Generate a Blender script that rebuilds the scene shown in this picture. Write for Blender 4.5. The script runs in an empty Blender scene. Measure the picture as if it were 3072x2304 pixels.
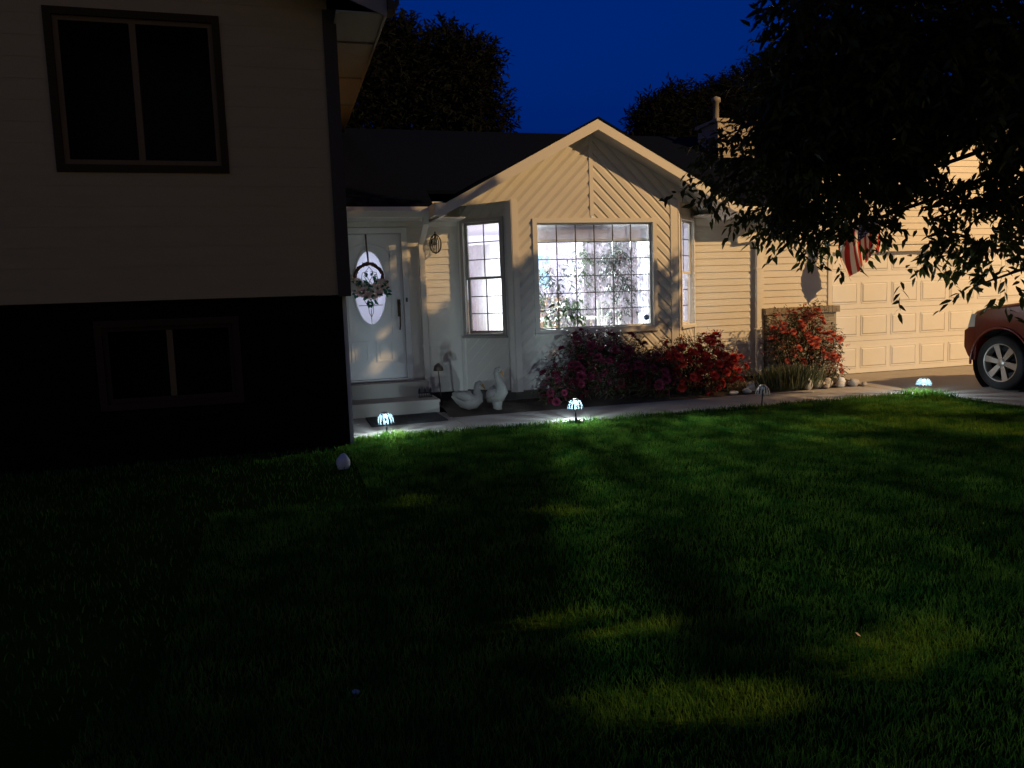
import bpy, bmesh, math, random
import numpy as np
from mathutils import Vector, Matrix, noise as mnoise
R = math.radians
SC = bpy.context.scene
COL = SC.collection
random.seed(7); rng = np.random.default_rng(7)

# ------------------------------------------------------------------ camera
cam = bpy.data.cameras.new("camera"); camo = bpy.data.objects.new("camera", cam); COL.objects.link(camo)
cam.sensor_width = 36; cam.lens = 36 * 2350 / 3072; cam.clip_start = .05; cam.clip_end = 600
_p, _r, _y = R(-6.2), R(2.0), R(16.2)
F = Vector((math.sin(_y) * math.cos(_p), math.cos(_y) * math.cos(_p), math.sin(_p)))
Rt = Vector((math.cos(_y), -math.sin(_y), 0)); U0 = Rt.cross(F)
Rr = math.cos(_r) * Rt - math.sin(_r) * U0; Ur = math.sin(_r) * Rt + math.cos(_r) * U0
CAMP = Vector((0, 0, 1.55))
camo.matrix_world = Matrix(((Rr.x, Ur.x, -F.x, CAMP.x), (Rr.y, Ur.y, -F.y, CAMP.y), (Rr.z, Ur.z, -F.z, CAMP.z), (0, 0, 0, 1)))
SC.camera = camo

# ------------------------------------------------------------------ sky (late dusk) and exposure
w = bpy.data.worlds.new("World"); SC.world = w; w.use_nodes = True
nt = w.node_tree; bg = nt.nodes["Background"]
sky = nt.nodes.new("ShaderNodeTexSky"); sky.sky_type = 'NISHITA'; sky.sun_disc = False
sky.sun_elevation = R(-1.0); sky.sun_rotation = R(196); sky.altitude = 800; sky.ozone_density = 6.0
hs = nt.nodes.new("ShaderNodeHueSaturation"); hs.inputs['Saturation'].default_value = 1.35
nt.links.new(sky.outputs[0], hs.inputs['Color'])
tcw = nt.nodes.new("ShaderNodeTexCoord"); sx = nt.nodes.new("ShaderNodeSeparateXYZ"); nt.links.new(tcw.outputs['Generated'], sx.inputs[0])
ya = nt.nodes.new("ShaderNodeMapRange"); ya.inputs['From Min'].default_value = .15; ya.inputs['From Max'].default_value = -.55; nt.links.new(sx.outputs['Y'], ya.inputs[0])
za = nt.nodes.new("ShaderNodeMapRange"); za.inputs['From Min'].default_value = .75; za.inputs['From Max'].default_value = .1; nt.links.new(sx.outputs['Z'], za.inputs[0])
fm = nt.nodes.new("ShaderNodeMath"); fm.operation = 'MULTIPLY'; nt.links.new(ya.outputs[0], fm.inputs[0]); nt.links.new(za.outputs[0], fm.inputs[1])
mxw = nt.nodes.new("ShaderNodeMix"); mxw.data_type = 'RGBA'; mxw.inputs['B'].default_value = (.25, .24, .23, 1)   # neutral fill added to the sky low behind the camera
nt.links.new(fm.outputs[0], mxw.inputs['Factor']); nt.links.new(hs.outputs[0], mxw.inputs['A']); nt.links.new(mxw.outputs['Result'], bg.inputs[0])
bg.inputs[1].default_value = 0.36
SC.view_settings.view_transform = 'Standard'; SC.view_settings.look = 'None'
SC.view_settings.exposure = 0.4; SC.view_settings.gamma = 1
SC.cycles.use_denoising = True
SC.cycles.max_bounces = 8; SC.cycles.transparent_max_bounces = 24
SC.cycles.sample_clamp_indirect = 4
LAMP = Vector((17.5, -1.0, 10.5))          # the street lamp beyond the right edge of the picture
STREET_W = 10300
ROOM_W = 135
LAWN_FILL_W = 3400
SOLAR_W = 26

# ------------------------------------------------------------------ materials
def mat(name, col, rough=.6, var=.12, scale=6, bump=0, bscale=40, metal=0, spec=.4, trans=0, emit=None, es=0, coord='Object', stretch=None):
    m = bpy.data.materials.new(name); m.use_nodes = True
    n = m.node_tree.nodes; l = m.node_tree.links; b = n["Principled BSDF"]
    b.inputs['Roughness'].default_value = rough; b.inputs['Metallic'].default_value = metal
    b.inputs['Specular IOR Level'].default_value = spec
    tc = n.new("ShaderNodeTexCoord"); src = tc.outputs[coord]
    if stretch:
        mp = n.new("ShaderNodeMapping"); mp.inputs['Scale'].default_value = stretch; l.new(src, mp.inputs[0]); src = mp.outputs[0]
    if var:
        nz = n.new("ShaderNodeTexNoise"); nz.inputs['Scale'].default_value = scale; nz.inputs['Detail'].default_value = 5
        l.new(src, nz.inputs[0])
        mx = n.new("ShaderNodeMix"); mx.data_type = 'RGBA'
        mx.inputs['A'].default_value = (*[c * (1 - var) for c in col], 1); mx.inputs['B'].default_value = (*[min(1, c * (1 + var)) for c in col], 1)
        l.new(nz.outputs['Fac'], mx.inputs['Factor']); l.new(mx.outputs['Result'], b.inputs['Base Color'])
    else:
        b.inputs['Base Color'].default_value = (*col, 1)
    if bump:
        nb = n.new("ShaderNodeTexNoise"); nb.inputs['Scale'].default_value = bscale; nb.inputs['Detail'].default_value = 4
        l.new(src, nb.inputs[0])
        bp = n.new("ShaderNodeBump"); bp.inputs['Strength'].default_value = bump; bp.inputs['Distance'].default_value = .01
        l.new(nb.outputs['Fac'], bp.inputs['Height']); l.new(bp.outputs[0], b.inputs['Normal'])
    if emit:
        b.inputs['Emission Color'].default_value = (*emit, 1); b.inputs['Emission Strength'].default_value = es
    return m

def glass_mat(name, tint=(1, 1, 1), gloss=.10, rough=.03, fk=.5):
    m = bpy.data.materials.new(name); m.use_nodes = True
    n = m.node_tree.nodes; l = m.node_tree.links
    for x in list(n):
        if x.type == 'BSDF_PRINCIPLED': n.remove(x)
    t = n.new("ShaderNodeBsdfTransparent"); t.inputs[0].default_value = (*tint, 1)
    g = n.new("ShaderNodeBsdfGlossy"); g.inputs['Roughness'].default_value = rough
    lw = n.new("ShaderNodeLayerWeight"); lw.inputs[0].default_value = .25
    ml = n.new("ShaderNodeMath"); ml.operation = 'MULTIPLY_ADD'; ml.inputs[1].default_value = fk; ml.inputs[2].default_value = gloss * .4
    l.new(lw.outputs['Fresnel'], ml.inputs[0])
    mx = n.new("ShaderNodeMixShader"); l.new(ml.outputs[0], mx.inputs[0]); l.new(t.outputs[0], mx.inputs[1]); l.new(g.outputs[0], mx.inputs[2])
    l.new(mx.outputs[0], n["Material Output"].inputs[0])
    return m

def sheer_mat(name, col, opacity=.5, pattern=0, transl=.7, pscale=1.0):
    """thin cloth: part see-through, part translucent; pattern adds woven lace flowers"""
    m = bpy.data.materials.new(name); m.use_nodes = True
    n = m.node_tree.nodes; l = m.node_tree.links
    for x in list(n):
        if x.type == 'BSDF_PRINCIPLED': n.remove(x)
    t = n.new("ShaderNodeBsdfTransparent"); d = n.new("ShaderNodeBsdfDiffuse"); tr = n.new("ShaderNodeBsdfTranslucent")
    d.inputs[0].default_value = (*col, 1); tr.inputs[0].default_value = (*col, 1)
    cl = n.new("ShaderNodeMixShader"); cl.inputs[0].default_value = transl
    l.new(d.outputs[0], cl.inputs[1]); l.new(tr.outputs[0], cl.inputs[2])
    mx = n.new("ShaderNodeMixShader"); mx.inputs[0].default_value = opacity
    if pattern:
        tc = n.new("ShaderNodeTexCoord"); v = n.new("ShaderNodeTexVoronoi"); v.inputs['Scale'].default_value = 7 * pscale
        nz = n.new("ShaderNodeTexNoise"); nz.inputs['Scale'].default_value = 9 * pscale; nz.inputs['Detail'].default_value = 3; nz.inputs['Distortion'].default_value = 1.5
        l.new(tc.outputs['Object'], v.inputs[0]); l.new(tc.outputs['Object'], nz.inputs[0])
        a = n.new("ShaderNodeMath"); a.operation = 'MULTIPLY_ADD'; l.new(v.outputs['Distance'], a.inputs[0]); a.inputs[1].default_value = -.55; l.new(nz.outputs['Fac'], a.inputs[2])
        r = n.new("ShaderNodeMapRange"); r.inputs['From Min'].default_value = .22; r.inputs['From Max'].default_value = .34
        r.inputs['To Min'].default_value = opacity - pattern; r.inputs['To Max'].default_value = min(.97, opacity + pattern)
        l.new(a.outputs[0], r.inputs[0]); l.new(r.outputs[0], mx.inputs[0])
    l.new(t.outputs[0], mx.inputs[1]); l.new(cl.outputs[0], mx.inputs[2]); l.new(mx.outputs[0], n["Material Output"].inputs[0])
    return m

def leaf_mat(name, col, var=.4, transl=.3, rough=.5, col2=None, scale=3, spec=.25):
    m = bpy.data.materials.new(name); m.use_nodes = True
    n = m.node_tree.nodes; l = m.node_tree.links; b = n["Principled BSDF"]; b.inputs['Roughness'].default_value = rough
    b.inputs['Specular IOR Level'].default_value = spec
    g = n.new("ShaderNodeTexCoord"); nz = n.new("ShaderNodeTexNoise"); nz.inputs['Scale'].default_value = scale; nz.inputs['Detail'].default_value = 8
    l.new(g.outputs['Object'], nz.inputs[0])
    mx = n.new("ShaderNodeMix"); mx.data_type = 'RGBA'
    c2 = col2 or [min(1, c * (1 + var)) for c in col]
    mx.inputs['A'].default_value = (*[c * (1 - var) for c in col], 1); mx.inputs['B'].default_value = (*c2, 1)
    r = n.new("ShaderNodeMapRange"); r.inputs['From Min'].default_value = .35; r.inputs['From Max'].default_value = .65
    l.new(nz.outputs['Fac'], r.inputs[0]); l.new(r.outputs[0], mx.inputs['Factor']); l.new(mx.outputs['Result'], b.inputs['Base Color'])
    tr = n.new("ShaderNodeBsdfTranslucent"); l.new(mx.outputs['Result'], tr.inputs[0])
    ms = n.new("ShaderNodeMixShader"); ms.inputs[0].default_value = transl
    l.new(b.outputs[0], ms.inputs[1]); l.new(tr.outputs[0], ms.inputs[2]); l.new(ms.outputs[0], n["Material Output"].inputs[0])
    return m

M = dict(
    siding=mat('cream_siding', (.64, .60, .53), .6, .10, 1.3, .2, 90, stretch=(1, 1, 2.2)),
    trim=mat('cream_trim', (.68, .64, .57), .5, .05, 5),
    white=mat('white_paint', (.74, .73, .71), .45, .04, 5),
    taupe=mat('taupe_frame', (.33, .30, .27), .5, .08, 8),
    lead=mat('dark_grid', (.07, .045, .045), .4, .1, 8),
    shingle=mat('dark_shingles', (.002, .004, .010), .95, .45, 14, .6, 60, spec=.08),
    soffit=mat('soffit_paint', (.5, .47, .43), .6, .06, 5),
    concrete=mat('concrete', (.36, .33, .29), .85, .14, 2.2, .35, 130),
    foundation=mat('dark_foundation', (.06, .06, .055), .9, .25, 6, .3, 60),
    soil=mat('bark_soil', (.05, .035, .025), .95, .5, 18, .8, 45),
    ground=mat('ground_turf', (.02, .032, .012), 1, .4, 2, .4, 20, spec=0),
    lawn=mat('lawn_turf', (.025, .05, .006), 1, .45, 1.6, .8, 60, spec=0),
    tan=mat('tan_siding', (.40, .285, .135), .7, .1, 2.2, .2, 60, stretch=(1, 1, 5)),
    tantrim=mat('dark_tan_trim', (.075, .06, .045), .8, .1, 5, spec=.1),
    browntrim=mat('brown_window_trim', (.05, .027, .015), .9, .1, 5, spec=.05),
    almond=mat('almond_frame', (.17, .11, .05), .7, .06, 6, spec=.1),
    fascia2=mat('pale_fascia', (.28, .245, .2), .6, .1, 4),
    black=mat('black_metal', (.012, .012, .013), .45, .1, 10),
    bronze=mat('bronze_hardware', (.10, .075, .045), .35, .1, 10, metal=.8),
    chrome=mat('pale_hardware', (.55, .53, .48), .3, .05, 10, metal=.9),
    goose=mat('white_cast_stone', (.33, .32, .29), .7, .1, 25, .3, 120),
    beak=mat('dull_orange', (.35, .2, .07), .6, .1, 20),
    rock=mat('river_rock', (.40, .35, .29), .8, .3, 9, .4, 60),
    rockw=mat('white_rock', (.68, .66, .62), .8, .15, 9, .4, 60),
    bark=mat('bark', (.05, .04, .03), .95, .35, 12, .8, 40),
    carred=mat('dark_red_paint', (.11, .011, .005), .3, .05, 3, spec=.6),
    plastic=mat('black_plastic', (.015, .014, .014), .6, .1, 10),
    tyre=mat('tyre_rubber', (.012, .012, .012), .85, .1, 20),
    rim=mat('alloy_rim', (.36, .33, .29), .38, .05, 6, metal=.75),
    wallin=mat('interior_paint', (.70, .68, .76), .8, .04, 2),
    floorin=mat('interior_floor', (.35, .22, .12), .6, .2, 4),
    wood=mat('orange_wood', (.36, .22, .15), .5, .25, 6, stretch=(1, 1, .1)),
    bluewall=mat('pale_blue_picture', (.28, .50, .66), .6, .2, 3),
    wicker=mat('grapevine', (.10, .05, .03), .8, .4, 40, .8, 80),
    mat_=mat('dark_mat', (.018, .02, .02), .95, .3, 40, .6, 150),
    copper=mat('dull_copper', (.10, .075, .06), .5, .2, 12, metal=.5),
    glass=glass_mat('window_glass'),
    darkglass=glass_mat('dark_window_glass', (.4, .4, .4), .0, .03, .12),
    shade=sheer_mat('roller_shade_cloth', (.60, .56, .62), .97, 0, .16),
    lace=sheer_mat('lace_cloth', (.46, .38, .47), .46, .34, .16),
    drape=sheer_mat('white_drape', (.8, .77, .85), .75, 0, .3),
    frost=sheer_mat('frosted_door_glass', (.82, .92, 1), .8, 0, .95),
    dome=glass_mat('solar_dome_glass', (.88, .96, .97), .12, .1),
    domerib=sheer_mat('solar_dome_rib', (.03, .045, .05), .7, 0, .5),
)
brick = bpy.data.materials.new('grey_brick'); brick.use_nodes = True
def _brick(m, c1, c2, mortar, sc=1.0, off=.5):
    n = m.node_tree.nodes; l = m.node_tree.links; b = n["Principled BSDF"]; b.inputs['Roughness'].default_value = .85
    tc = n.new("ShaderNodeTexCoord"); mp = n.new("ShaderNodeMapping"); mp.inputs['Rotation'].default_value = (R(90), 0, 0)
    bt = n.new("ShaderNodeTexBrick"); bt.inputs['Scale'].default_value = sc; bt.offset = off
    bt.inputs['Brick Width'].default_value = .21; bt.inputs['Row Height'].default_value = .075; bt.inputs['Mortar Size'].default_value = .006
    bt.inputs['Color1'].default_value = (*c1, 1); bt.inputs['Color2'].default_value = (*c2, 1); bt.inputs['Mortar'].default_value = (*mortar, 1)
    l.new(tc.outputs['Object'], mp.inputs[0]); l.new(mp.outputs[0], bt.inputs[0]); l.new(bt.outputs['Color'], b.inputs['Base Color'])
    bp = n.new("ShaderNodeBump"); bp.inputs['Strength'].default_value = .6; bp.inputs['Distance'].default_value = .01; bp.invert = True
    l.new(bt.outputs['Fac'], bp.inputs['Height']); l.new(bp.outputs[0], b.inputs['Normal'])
_brick(brick, (.17, .15, .12), (.30, .26, .20), (.36, .34, .30)); M['brick'] = brick
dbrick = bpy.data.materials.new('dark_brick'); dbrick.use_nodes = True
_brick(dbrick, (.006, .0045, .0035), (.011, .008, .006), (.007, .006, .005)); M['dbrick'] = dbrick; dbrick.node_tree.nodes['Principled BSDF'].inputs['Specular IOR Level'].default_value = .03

# ------------------------------------------------------------------ mesh helpers
class MB:
    def __init__(s): s.v = []; s.f = []; s.sm = []; s.mi = []
    def add(s, vs, fs, smooth=False, mi=0):
        o = len(s.v); s.v += [tuple(x) for x in vs]
        for f in fs: s.f.append([o + i for i in f]); s.sm.append(smooth); s.mi.append(mi)
    def box(s, x0, x1, y0, y1, z0, z1, mi=0):
        s.add([(x0, y0, z0), (x1, y0, z0), (x1, y1, z0), (x0, y1, z0), (x0, y0, z1), (x1, y0, z1), (x1, y1, z1), (x0, y1, z1)],
              [(0, 3, 2, 1), (4, 5, 6, 7), (0, 1, 5, 4), (1, 2, 6, 5), (2, 3, 7, 6), (3, 0, 4, 7)], mi=mi)
    def hexa(s, p, mi=0):
        s.add(p, [(0, 3, 2, 1), (4, 5, 6, 7), (0, 1, 5, 4), (1, 2, 6, 5), (2, 3, 7, 6), (3, 0, 4, 7)], mi=mi)
    def fbox(s, fr, u0, u1, v0, v1, n0, n1, mi=0):
        s.hexa([fr(u0, v0, n0), fr(u1, v0, n0), fr(u1, v0, n1), fr(u0, v0, n1), fr(u0, v1, n0), fr(u1, v1, n0), fr(u1, v1, n1), fr(u0, v1, n1)], mi)
    def prism(s, poly, f, a, b, mi=0):
        """poly 2D, f(u,v,n) -> point; solid between n=a and n=b"""
        k = len(poly)
        s.add([f(u, v, a) for u, v in poly] + [f(u, v, b) for u, v in poly],
              [list(range(k))[::-1], list(range(k, 2 * k))] + [(i, (i + 1) % k, k + (i + 1) % k, k + i) for i in range(k)], mi=mi)
    def tube(s, pts, r, seg=8, cap=True, smooth=True, mi=0, flat=1.0):
        pts = [Vector(p) for p in pts]; rs = r if hasattr(r, '__len__') else [r] * len(pts)
        o = len(s.v); up = None
        for i, p in enumerate(pts):
            t = (pts[min(i + 1, len(pts) - 1)] - pts[max(i - 1, 0)]).normalized()
            if up is None:
                a = Vector((0, 0, 1)) if abs(t.z) < .9 else Vector((1, 0, 0)); up = t.cross(a).normalized()
            else: up = (up - t * up.dot(t)).normalized()
            bn = t.cross(up)
            for k in range(seg):
                an = 2 * math.pi * k / seg; s.v.append(tuple(p + (up * math.cos(an) * flat + bn * math.sin(an)) * rs[i]))
        for i in range(len(pts) - 1):
            for k in range(seg):
                s.f.append([o + i * seg + k, o + i * seg + (k + 1) % seg, o + (i + 1) * seg + (k + 1) % seg, o + (i + 1) * seg + k]); s.sm.append(smooth); s.mi.append(mi)
        if cap:
            s.f.append([o + k for k in range(seg)][::-1]); s.sm.append(False); s.mi.append(mi)
            e = o + (len(pts) - 1) * seg; s.f.append([e + k for k in range(seg)]); s.sm.append(False); s.mi.append(mi)
    def lathe(s, prof, c=(0, 0, 0), seg=20, smooth=True, axis='z', mi=0):
        o = len(s.v); c = Vector(c)
        for r, h in prof:
            for k in range(seg):
                a = 2 * math.pi * k / seg; q = (r * math.cos(a), r * math.sin(a), h)
                if axis == 'x': q = (h, q[0], q[1])
                if axis == 'y': q = (q[0], h, q[1])
                s.v.append(tuple(c + Vector(q)))
        for i in range(len(prof) - 1):
            for k in range(seg):
                s.f.append([o + i * seg + k, o + i * seg + (k + 1) % seg, o + (i + 1) * seg + (k + 1) % seg, o + (i + 1) * seg + k]); s.sm.append(smooth); s.mi.append(mi)
    def ball(s, c, r, seg=10, rings=7, sq=(1, 1, 1), mi=0):
        prof = [(r * max(.001, math.sin(math.pi * i / rings)), -r * math.cos(math.pi * i / rings)) for i in range(rings + 1)]
        o = len(s.v); s.lathe(prof, (0, 0, 0), seg, mi=mi)
        for i in range(o, len(s.v)):
            x, y, z = s.v[i]; s.v[i] = (c[0] + x * sq[0], c[1] + y * sq[1], c[2] + z * sq[2])
    def build(s, name, m, parent=None, loc=None, fix=True):
        off = Vector((0, 0, 0))
        if parent:
            q = parent
            while q: off += q.location; q = q.parent
        elif loc: off = Vector(loc)
        me = bpy.data.meshes.new(name); me.from_pydata([tuple(Vector(v) - off) for v in s.v], [], s.f)
        me.polygons.foreach_set('use_smooth', s.sm); me.polygons.foreach_set('material_index', s.mi)
        for x in (m if isinstance(m, (list, tuple)) else [m]): me.materials.append(x)
        if fix:
            bm = bmesh.new(); bm.from_mesh(me); bmesh.ops.recalc_face_normals(bm, faces=bm.faces); bm.to_mesh(me); bm.free()
        me.update()
        o = bpy.data.objects.new(name, me); COL.objects.link(o)
        if parent: o.parent = parent
        elif loc: o.location = loc
        return o

def tag(o, label=None, cat=None, group=None, kind=None):
    if label: o['label'] = label
    if cat: o['category'] = cat
    if group: o['group'] = group
    if kind: o['kind'] = kind
    return o
def thing(name, label, cat, loc=(0, 0, 0), group=None):
    o = bpy.data.objects.new(name, None); COL.objects.link(o); o.location = loc; o.empty_display_size = .2
    return tag(o, label, cat, group)
def kids(o): return [c for c in bpy.data.objects if c.parent == o]
def copy_tree(o, parent=None, smap=None):
    c = o.copy(); COL.objects.link(c); c.parent = parent
    for ch in kids(o): copy_tree(ch, c)
    return c
def frame(O, U, N):
    O, U, N = Vector(O), Vector(U).normalized(), Vector(N).normalized()
    return lambda u, v, n=0: O + U * u + Vector((0, 0, v)) + N * n

def clip(poly, a, b, c):
    """keep a*x+b*y+c >= 0"""
    out = []
    for i in range(len(poly)):
        p, q = poly[i], poly[(i + 1) % len(poly)]
        dp, dq = a * p[0] + b * p[1] + c, a * q[0] + b * q[1] + c
        if dp >= 0: out.append(p)
        if dp * dq < 0:
            t = dp / (dp - dq); out.append((p[0] + t * (q[0] - p[0]), p[1] + t * (q[1] - p[1])))
    return out
def laps(mb, poly, fr, down=(0, -1), pitch=.11, depth=.014, phase=0.0, cove=0):
    """lapped clapboards over a convex polygon; each board leans out towards its lower edge"""
    d = Vector(down).normalized()
    ts = [p[0] * d.x + p[1] * d.y - phase for p in poly]
    for k in range(math.floor(min(ts) / pitch), math.ceil(max(ts) / pitch)):
        t0, t1 = k * pitch + phase, (k + 1) * pitch + phase
        off = lambda p: depth * max(0, min(1, (p[0] * d.x + p[1] * d.y - t0) / (pitch * (cove or 1))))
        q = []
        for ta, tb in (((t0, t0 + cove * pitch), (t0 + cove * pitch, t1)) if cove else ((t0, t1),)):
            q = clip(poly, d.x, d.y, -ta - 1e-6); q = clip(q, -d.x, -d.y, tb) if len(q) > 2 else []
            if len(q) > 2: mb.add([fr(p[0], p[1], off(p)) for p in q], [list(range(len(q)))])
        if len(q) < 3: continue
        e = [p for p in q if abs(p[0] * d.x + p[1] * d.y - t1) < 1e-5]
        if len(e) >= 2:
            mb.add([fr(*e[0], depth), fr(*e[-1], depth), fr(*e[-1], 0), fr(*e[0], 0)], [(0, 1, 2, 3)])
def rect(u0, u1, v0, v1): return [(u0, v0), (u1, v0), (u1, v1), (u0, v1)]

# ------------------------------------------------------------------ the ground
g = MB(); g.add([(-300, -300, -.03), (300, -300, -.03), (300, 300, -.03), (-300, 300, -.03)], [(0, 1, 2, 3)])
tag(g.build('ground', M['ground']), kind='structure')
def hgt(x, y): return .02 * mnoise.noise(Vector((x * .5, y * .5, 0)))
LAWN = [(-14, -6), (8.75, -6), (8.75, 8.62), (8.42, 9.0), (.7, 9.0), (.62, 8.7), (-14, 8.7)]
def in_lawn(x, y):
    if x < .66: return y < 8.74
    if x > 8.4: return x < 8.76 and y < 8.62 + (8.75 - x) * 1.15
    return y < 9.0
lw = MB()
xs = np.linspace(-14, 8.75, 92); ys = np.linspace(-6, 9.0, 61)
for x in xs:
    for y in ys: lw.v.append((x, y, hgt(x, y) if y < 8.9 else 0.0))
for i in range(len(xs) - 1):
    for j in range(len(ys) - 1):
        a = i * len(ys) + j
        if xs[i + 1] <= .7 and ys[j + 1] > 8.72: continue
        if xs[i + 1] > 8.5 and ys[j + 1] > 8.8: continue
        lw.f.append([a, a + len(ys), a + len(ys) + 1, a + 1]); lw.sm.append(True); lw.mi.append(0)
tag(lw.build('lawn', M['lawn']), kind='structure')
# path: poured slabs with joints
pa = MB()
xj = [.72, 2.1, 3.4, 4.7, 6.0, 7.3, 8.62]
for i in range(6):
    a, b = xj[i] + .005, xj[i + 1] - .005
    pa.hexa([(a, 8.97, -.05), (b, 8.97, -.05), (b, 10.06 + .02 * (i == 4), -.05), (a, 10.06, -.05), (a, 8.97, .02), (b, 8.97, .02), (b, 10.06 + .02 * (i == 4), .02), (a, 10.06, .02)])
pa.box(.725, 2.095, 10.07, 10.62, -.05, .02)
pa.box(.72, 8.62, 8.98, 10.6, -.06, .005)
pa.add([(8.62, 8.97, .02), (8.74, 8.8, .02), (8.74, 9.85, .02), (8.62, 9.82, .02)], [(0, 1, 2, 3)])
tag(pa.build('path', M['concrete']), kind='structure')
dr = MB()
dr.add([(8.76, -30, -.005), (18, -30, -.005), (18, 8.6, .0), (8.76, 8.6, .0), (18, 11.48, .02), (8.66, 11.48, .02), (8.66, 9.9, .014), (8.76, 8.9, .012)],
       [(0, 1, 2, 3), (3, 2, 4, 5, 6, 7)])
dr.add([(8.66, 11.485, .016), (18, 11.485, .016), (18, 13, .016), (8.66, 13, .016)], [(0, 1, 2, 3)])
tag(dr.build('driveway', M['concrete']), kind='structure')
so = MB()
nx, ny = 60, 14
for i in range(nx + 1):
    for j in range(ny + 1):
        x = 2.06 + (8.66 - 2.06) * i / nx; y = 10.06 + 1.42 * j / ny
        z = .012 + .07 * min(1, j / 5) + .025 * mnoise.noise(Vector((x * 4, y * 4, 3))) * min(1, j / 2)
        so.v.append((x, y, z))
for i in range(nx):
    for j in range(ny):
        a = i * (ny + 1) + j; so.f.append([a, a + ny + 1, a + ny + 2, a + 1]); so.sm.append(True); so.mi.append(0)
tag(so.build('garden_soil', M['soil']), kind='structure')

# ------------------------------------------------------------------ the one-storey gabled house
YW, YB, YG = 11.5, 10.87, 11.52
H = thing('gabled_house', 'cream one-storey house with lit bay window under a diagonal-sided front gable', 'house', (4.5, 11.5, 0))
fw = frame((0, YW, 0), (1, 0, 0), (0, -1, 0))
fb = frame((0, YB, 0), (1, 0, 0), (0, -1, 0))
S2 = math.sqrt(.5)
XL, XR = 3.23, 5.85                          # bay corners
fl = frame((XL - .63, YW, 0), (1, -1, 0), (-1, -1, 0)); FW = .63 * math.sqrt(2)
frr = frame((XR, YB, 0), (1, 1, 0), (1, -1, 0))
APX, APZ, SL = 4.46, 3.89, .52               # gable wall apex
# walls
fg = frame((0, YG - .02, 0), (1, 0, 0), (0, -1, 0))
for nm, fr_, pcs in (('wall', fw, (rect(1.82, 2.62, .2, 3.0), rect(.76, 1.82, 2.63, 2.75))), ('wall', fw, (rect(6.46, 7.72, .12, 3.0),)),
                     ('garage_wall', fg, (rect(7.72, 9.05, 1.2, 2.31), [(7.72, 2.31), (15.6, 2.31), (15.6, 2.85), (11.7, 4.75), (7.72, 2.85)], rect(14.4, 15.6, .1, 2.31)))):
    wl = MB()
    for pc in pcs: laps(wl, pc, fr_)
    wl.build(nm, M['siding'], H)
gw = MB()
for sgn, half in ((1, lambda p: clip(p, -1, 0, APX)), (-1, lambda p: clip(p, 1, 0, -APX))):
    dn = (S2 * sgn, -S2)
    pieces = [rect(XL, 3.55, .22, 2.67), rect(5.48, XR, .22, 2.67), rect(3.55, 5.48, .22, 1.04), rect(XL, XR, 2.67, 2.94),
              [(2.63, 2.94), (6.29, 2.94), (APX, APZ)], [(2.46, 2.855), (3.23, 2.94), (2.63, 2.94)], [(6.46, 2.855), (6.29, 2.94), (5.85, 2.94)]]
    for pc in pieces:
        q = half(pc)
        if len(q) > 2: laps(gw, q, fb, dn, .122, .02, 0, .42)
gw.build('gable_wall', M['siding'], H)
for fr_, sg, e0, e1 in ((fl, 1, .06, .14), (frr, -1, .11, .10)):
    bw = MB()
    for pc in (rect(0, FW, .22, 1.03), rect(0, FW, 2.71, 2.94), rect(0, e0, 1.03, 2.71), rect(FW - e1, FW, 1.03, 2.71)):
        laps(bw, pc, fr_, (S2 * sg, -S2), .122, .008)
    bw.build('bay_wall', M['siding'], H)
bs = MB()
for zz in (2.945,):
    bs.prism([(2.6, YW), (2.6, YB - .0), (6.45, YB - .0), (6.45, YW)], lambda u, v, n: Vector((u, v, n)), zz, zz + .02)
bs.build('soffit', M['soffit'], H)
# corner boards, vertical batten, frieze
cb = MB()
cb.fbox(fl, -.0, .05, .2, 2.9, .0, .03); cb.fbox(fl, FW - .075, FW + .012, .2, 2.95, .0, .03)
cb.fbox(fb, XL, XL + .09, .2, 2.95, .0, .03); cb.fbox(fb, XR - .12, XR - .001, .2, 2.95, .0, .03)
cb.fbox(frr, -.012, .07, .2, 2.95, .0, .03); cb.fbox(frr, FW - .05, FW, .2, 2.9, 0, .03)
cb.fbox(fb, 4.43, 4.49, 2.72, 3.9, .0, .028)
cb.fbox(fg, 7.70, 7.77, .1, 2.8, .0, .035)
cb.build('corner_board', M['trim'], H)
for q in ((.72, 2.58, 2.64, 2.72), (6.5, 7.7, 2.62, 2.74)):
    fz = MB(); fz.fbox(fw, *q, .016, .035); fz.build('frieze', M['trim'], H)
fd = MB()
fd.prism([(XL - .6, YW), (XL, YB + .05), (XR, YB + .05), (XR + .6, YW)], lambda u, v, n: Vector((u, v, n)), 0, .215)
fd.box(.72, 2.7, YW + .02, YW + .2, 0, .2); fd.box(6.4, 7.75, YW + .02, YW + .2, 0, .125)
fd.build('foundation', M['foundation'], H)
# roofs
rf = MB()
def slab(p, t=.05, m=rf):
    m.hexa([Vector(q) - Vector((0, 0, t)) for q in p] + [Vector(q) for q in p])
zr = lambda y: 2.87 + (y - 10.99) * 1.68 / 3.01
for xa, xb, y0 in ((.72, 2.15, 10.99), (2.15, 6.75, 11.52), (6.75, 8.4, 10.99)): slab([(xa, y0, zr(y0)), (xb, y0, zr(y0)), (xb, 14, 4.55), (xa, 14, 4.55)])
slab([(.72, 17, 2.87), (.72, 14.001, 4.549), (12, 14.001, 4.549), (12, 17, 2.87)])
zA = 4.06; gl, gr = 2.12, 6.8
slab([(gl, 10.53, zA - SL * (APX - gl)), (APX, 10.53, zA), (APX, 13.4, zA), (gl, 13.4, zA - SL * (APX - gl))], .03)
slab([(APX, 10.53, zA), (gr, 10.53, zA - SL * (gr - APX)), (gr, 13.4, zA - SL * (gr - APX)), (APX, 13.4, zA)], .03)
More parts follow.
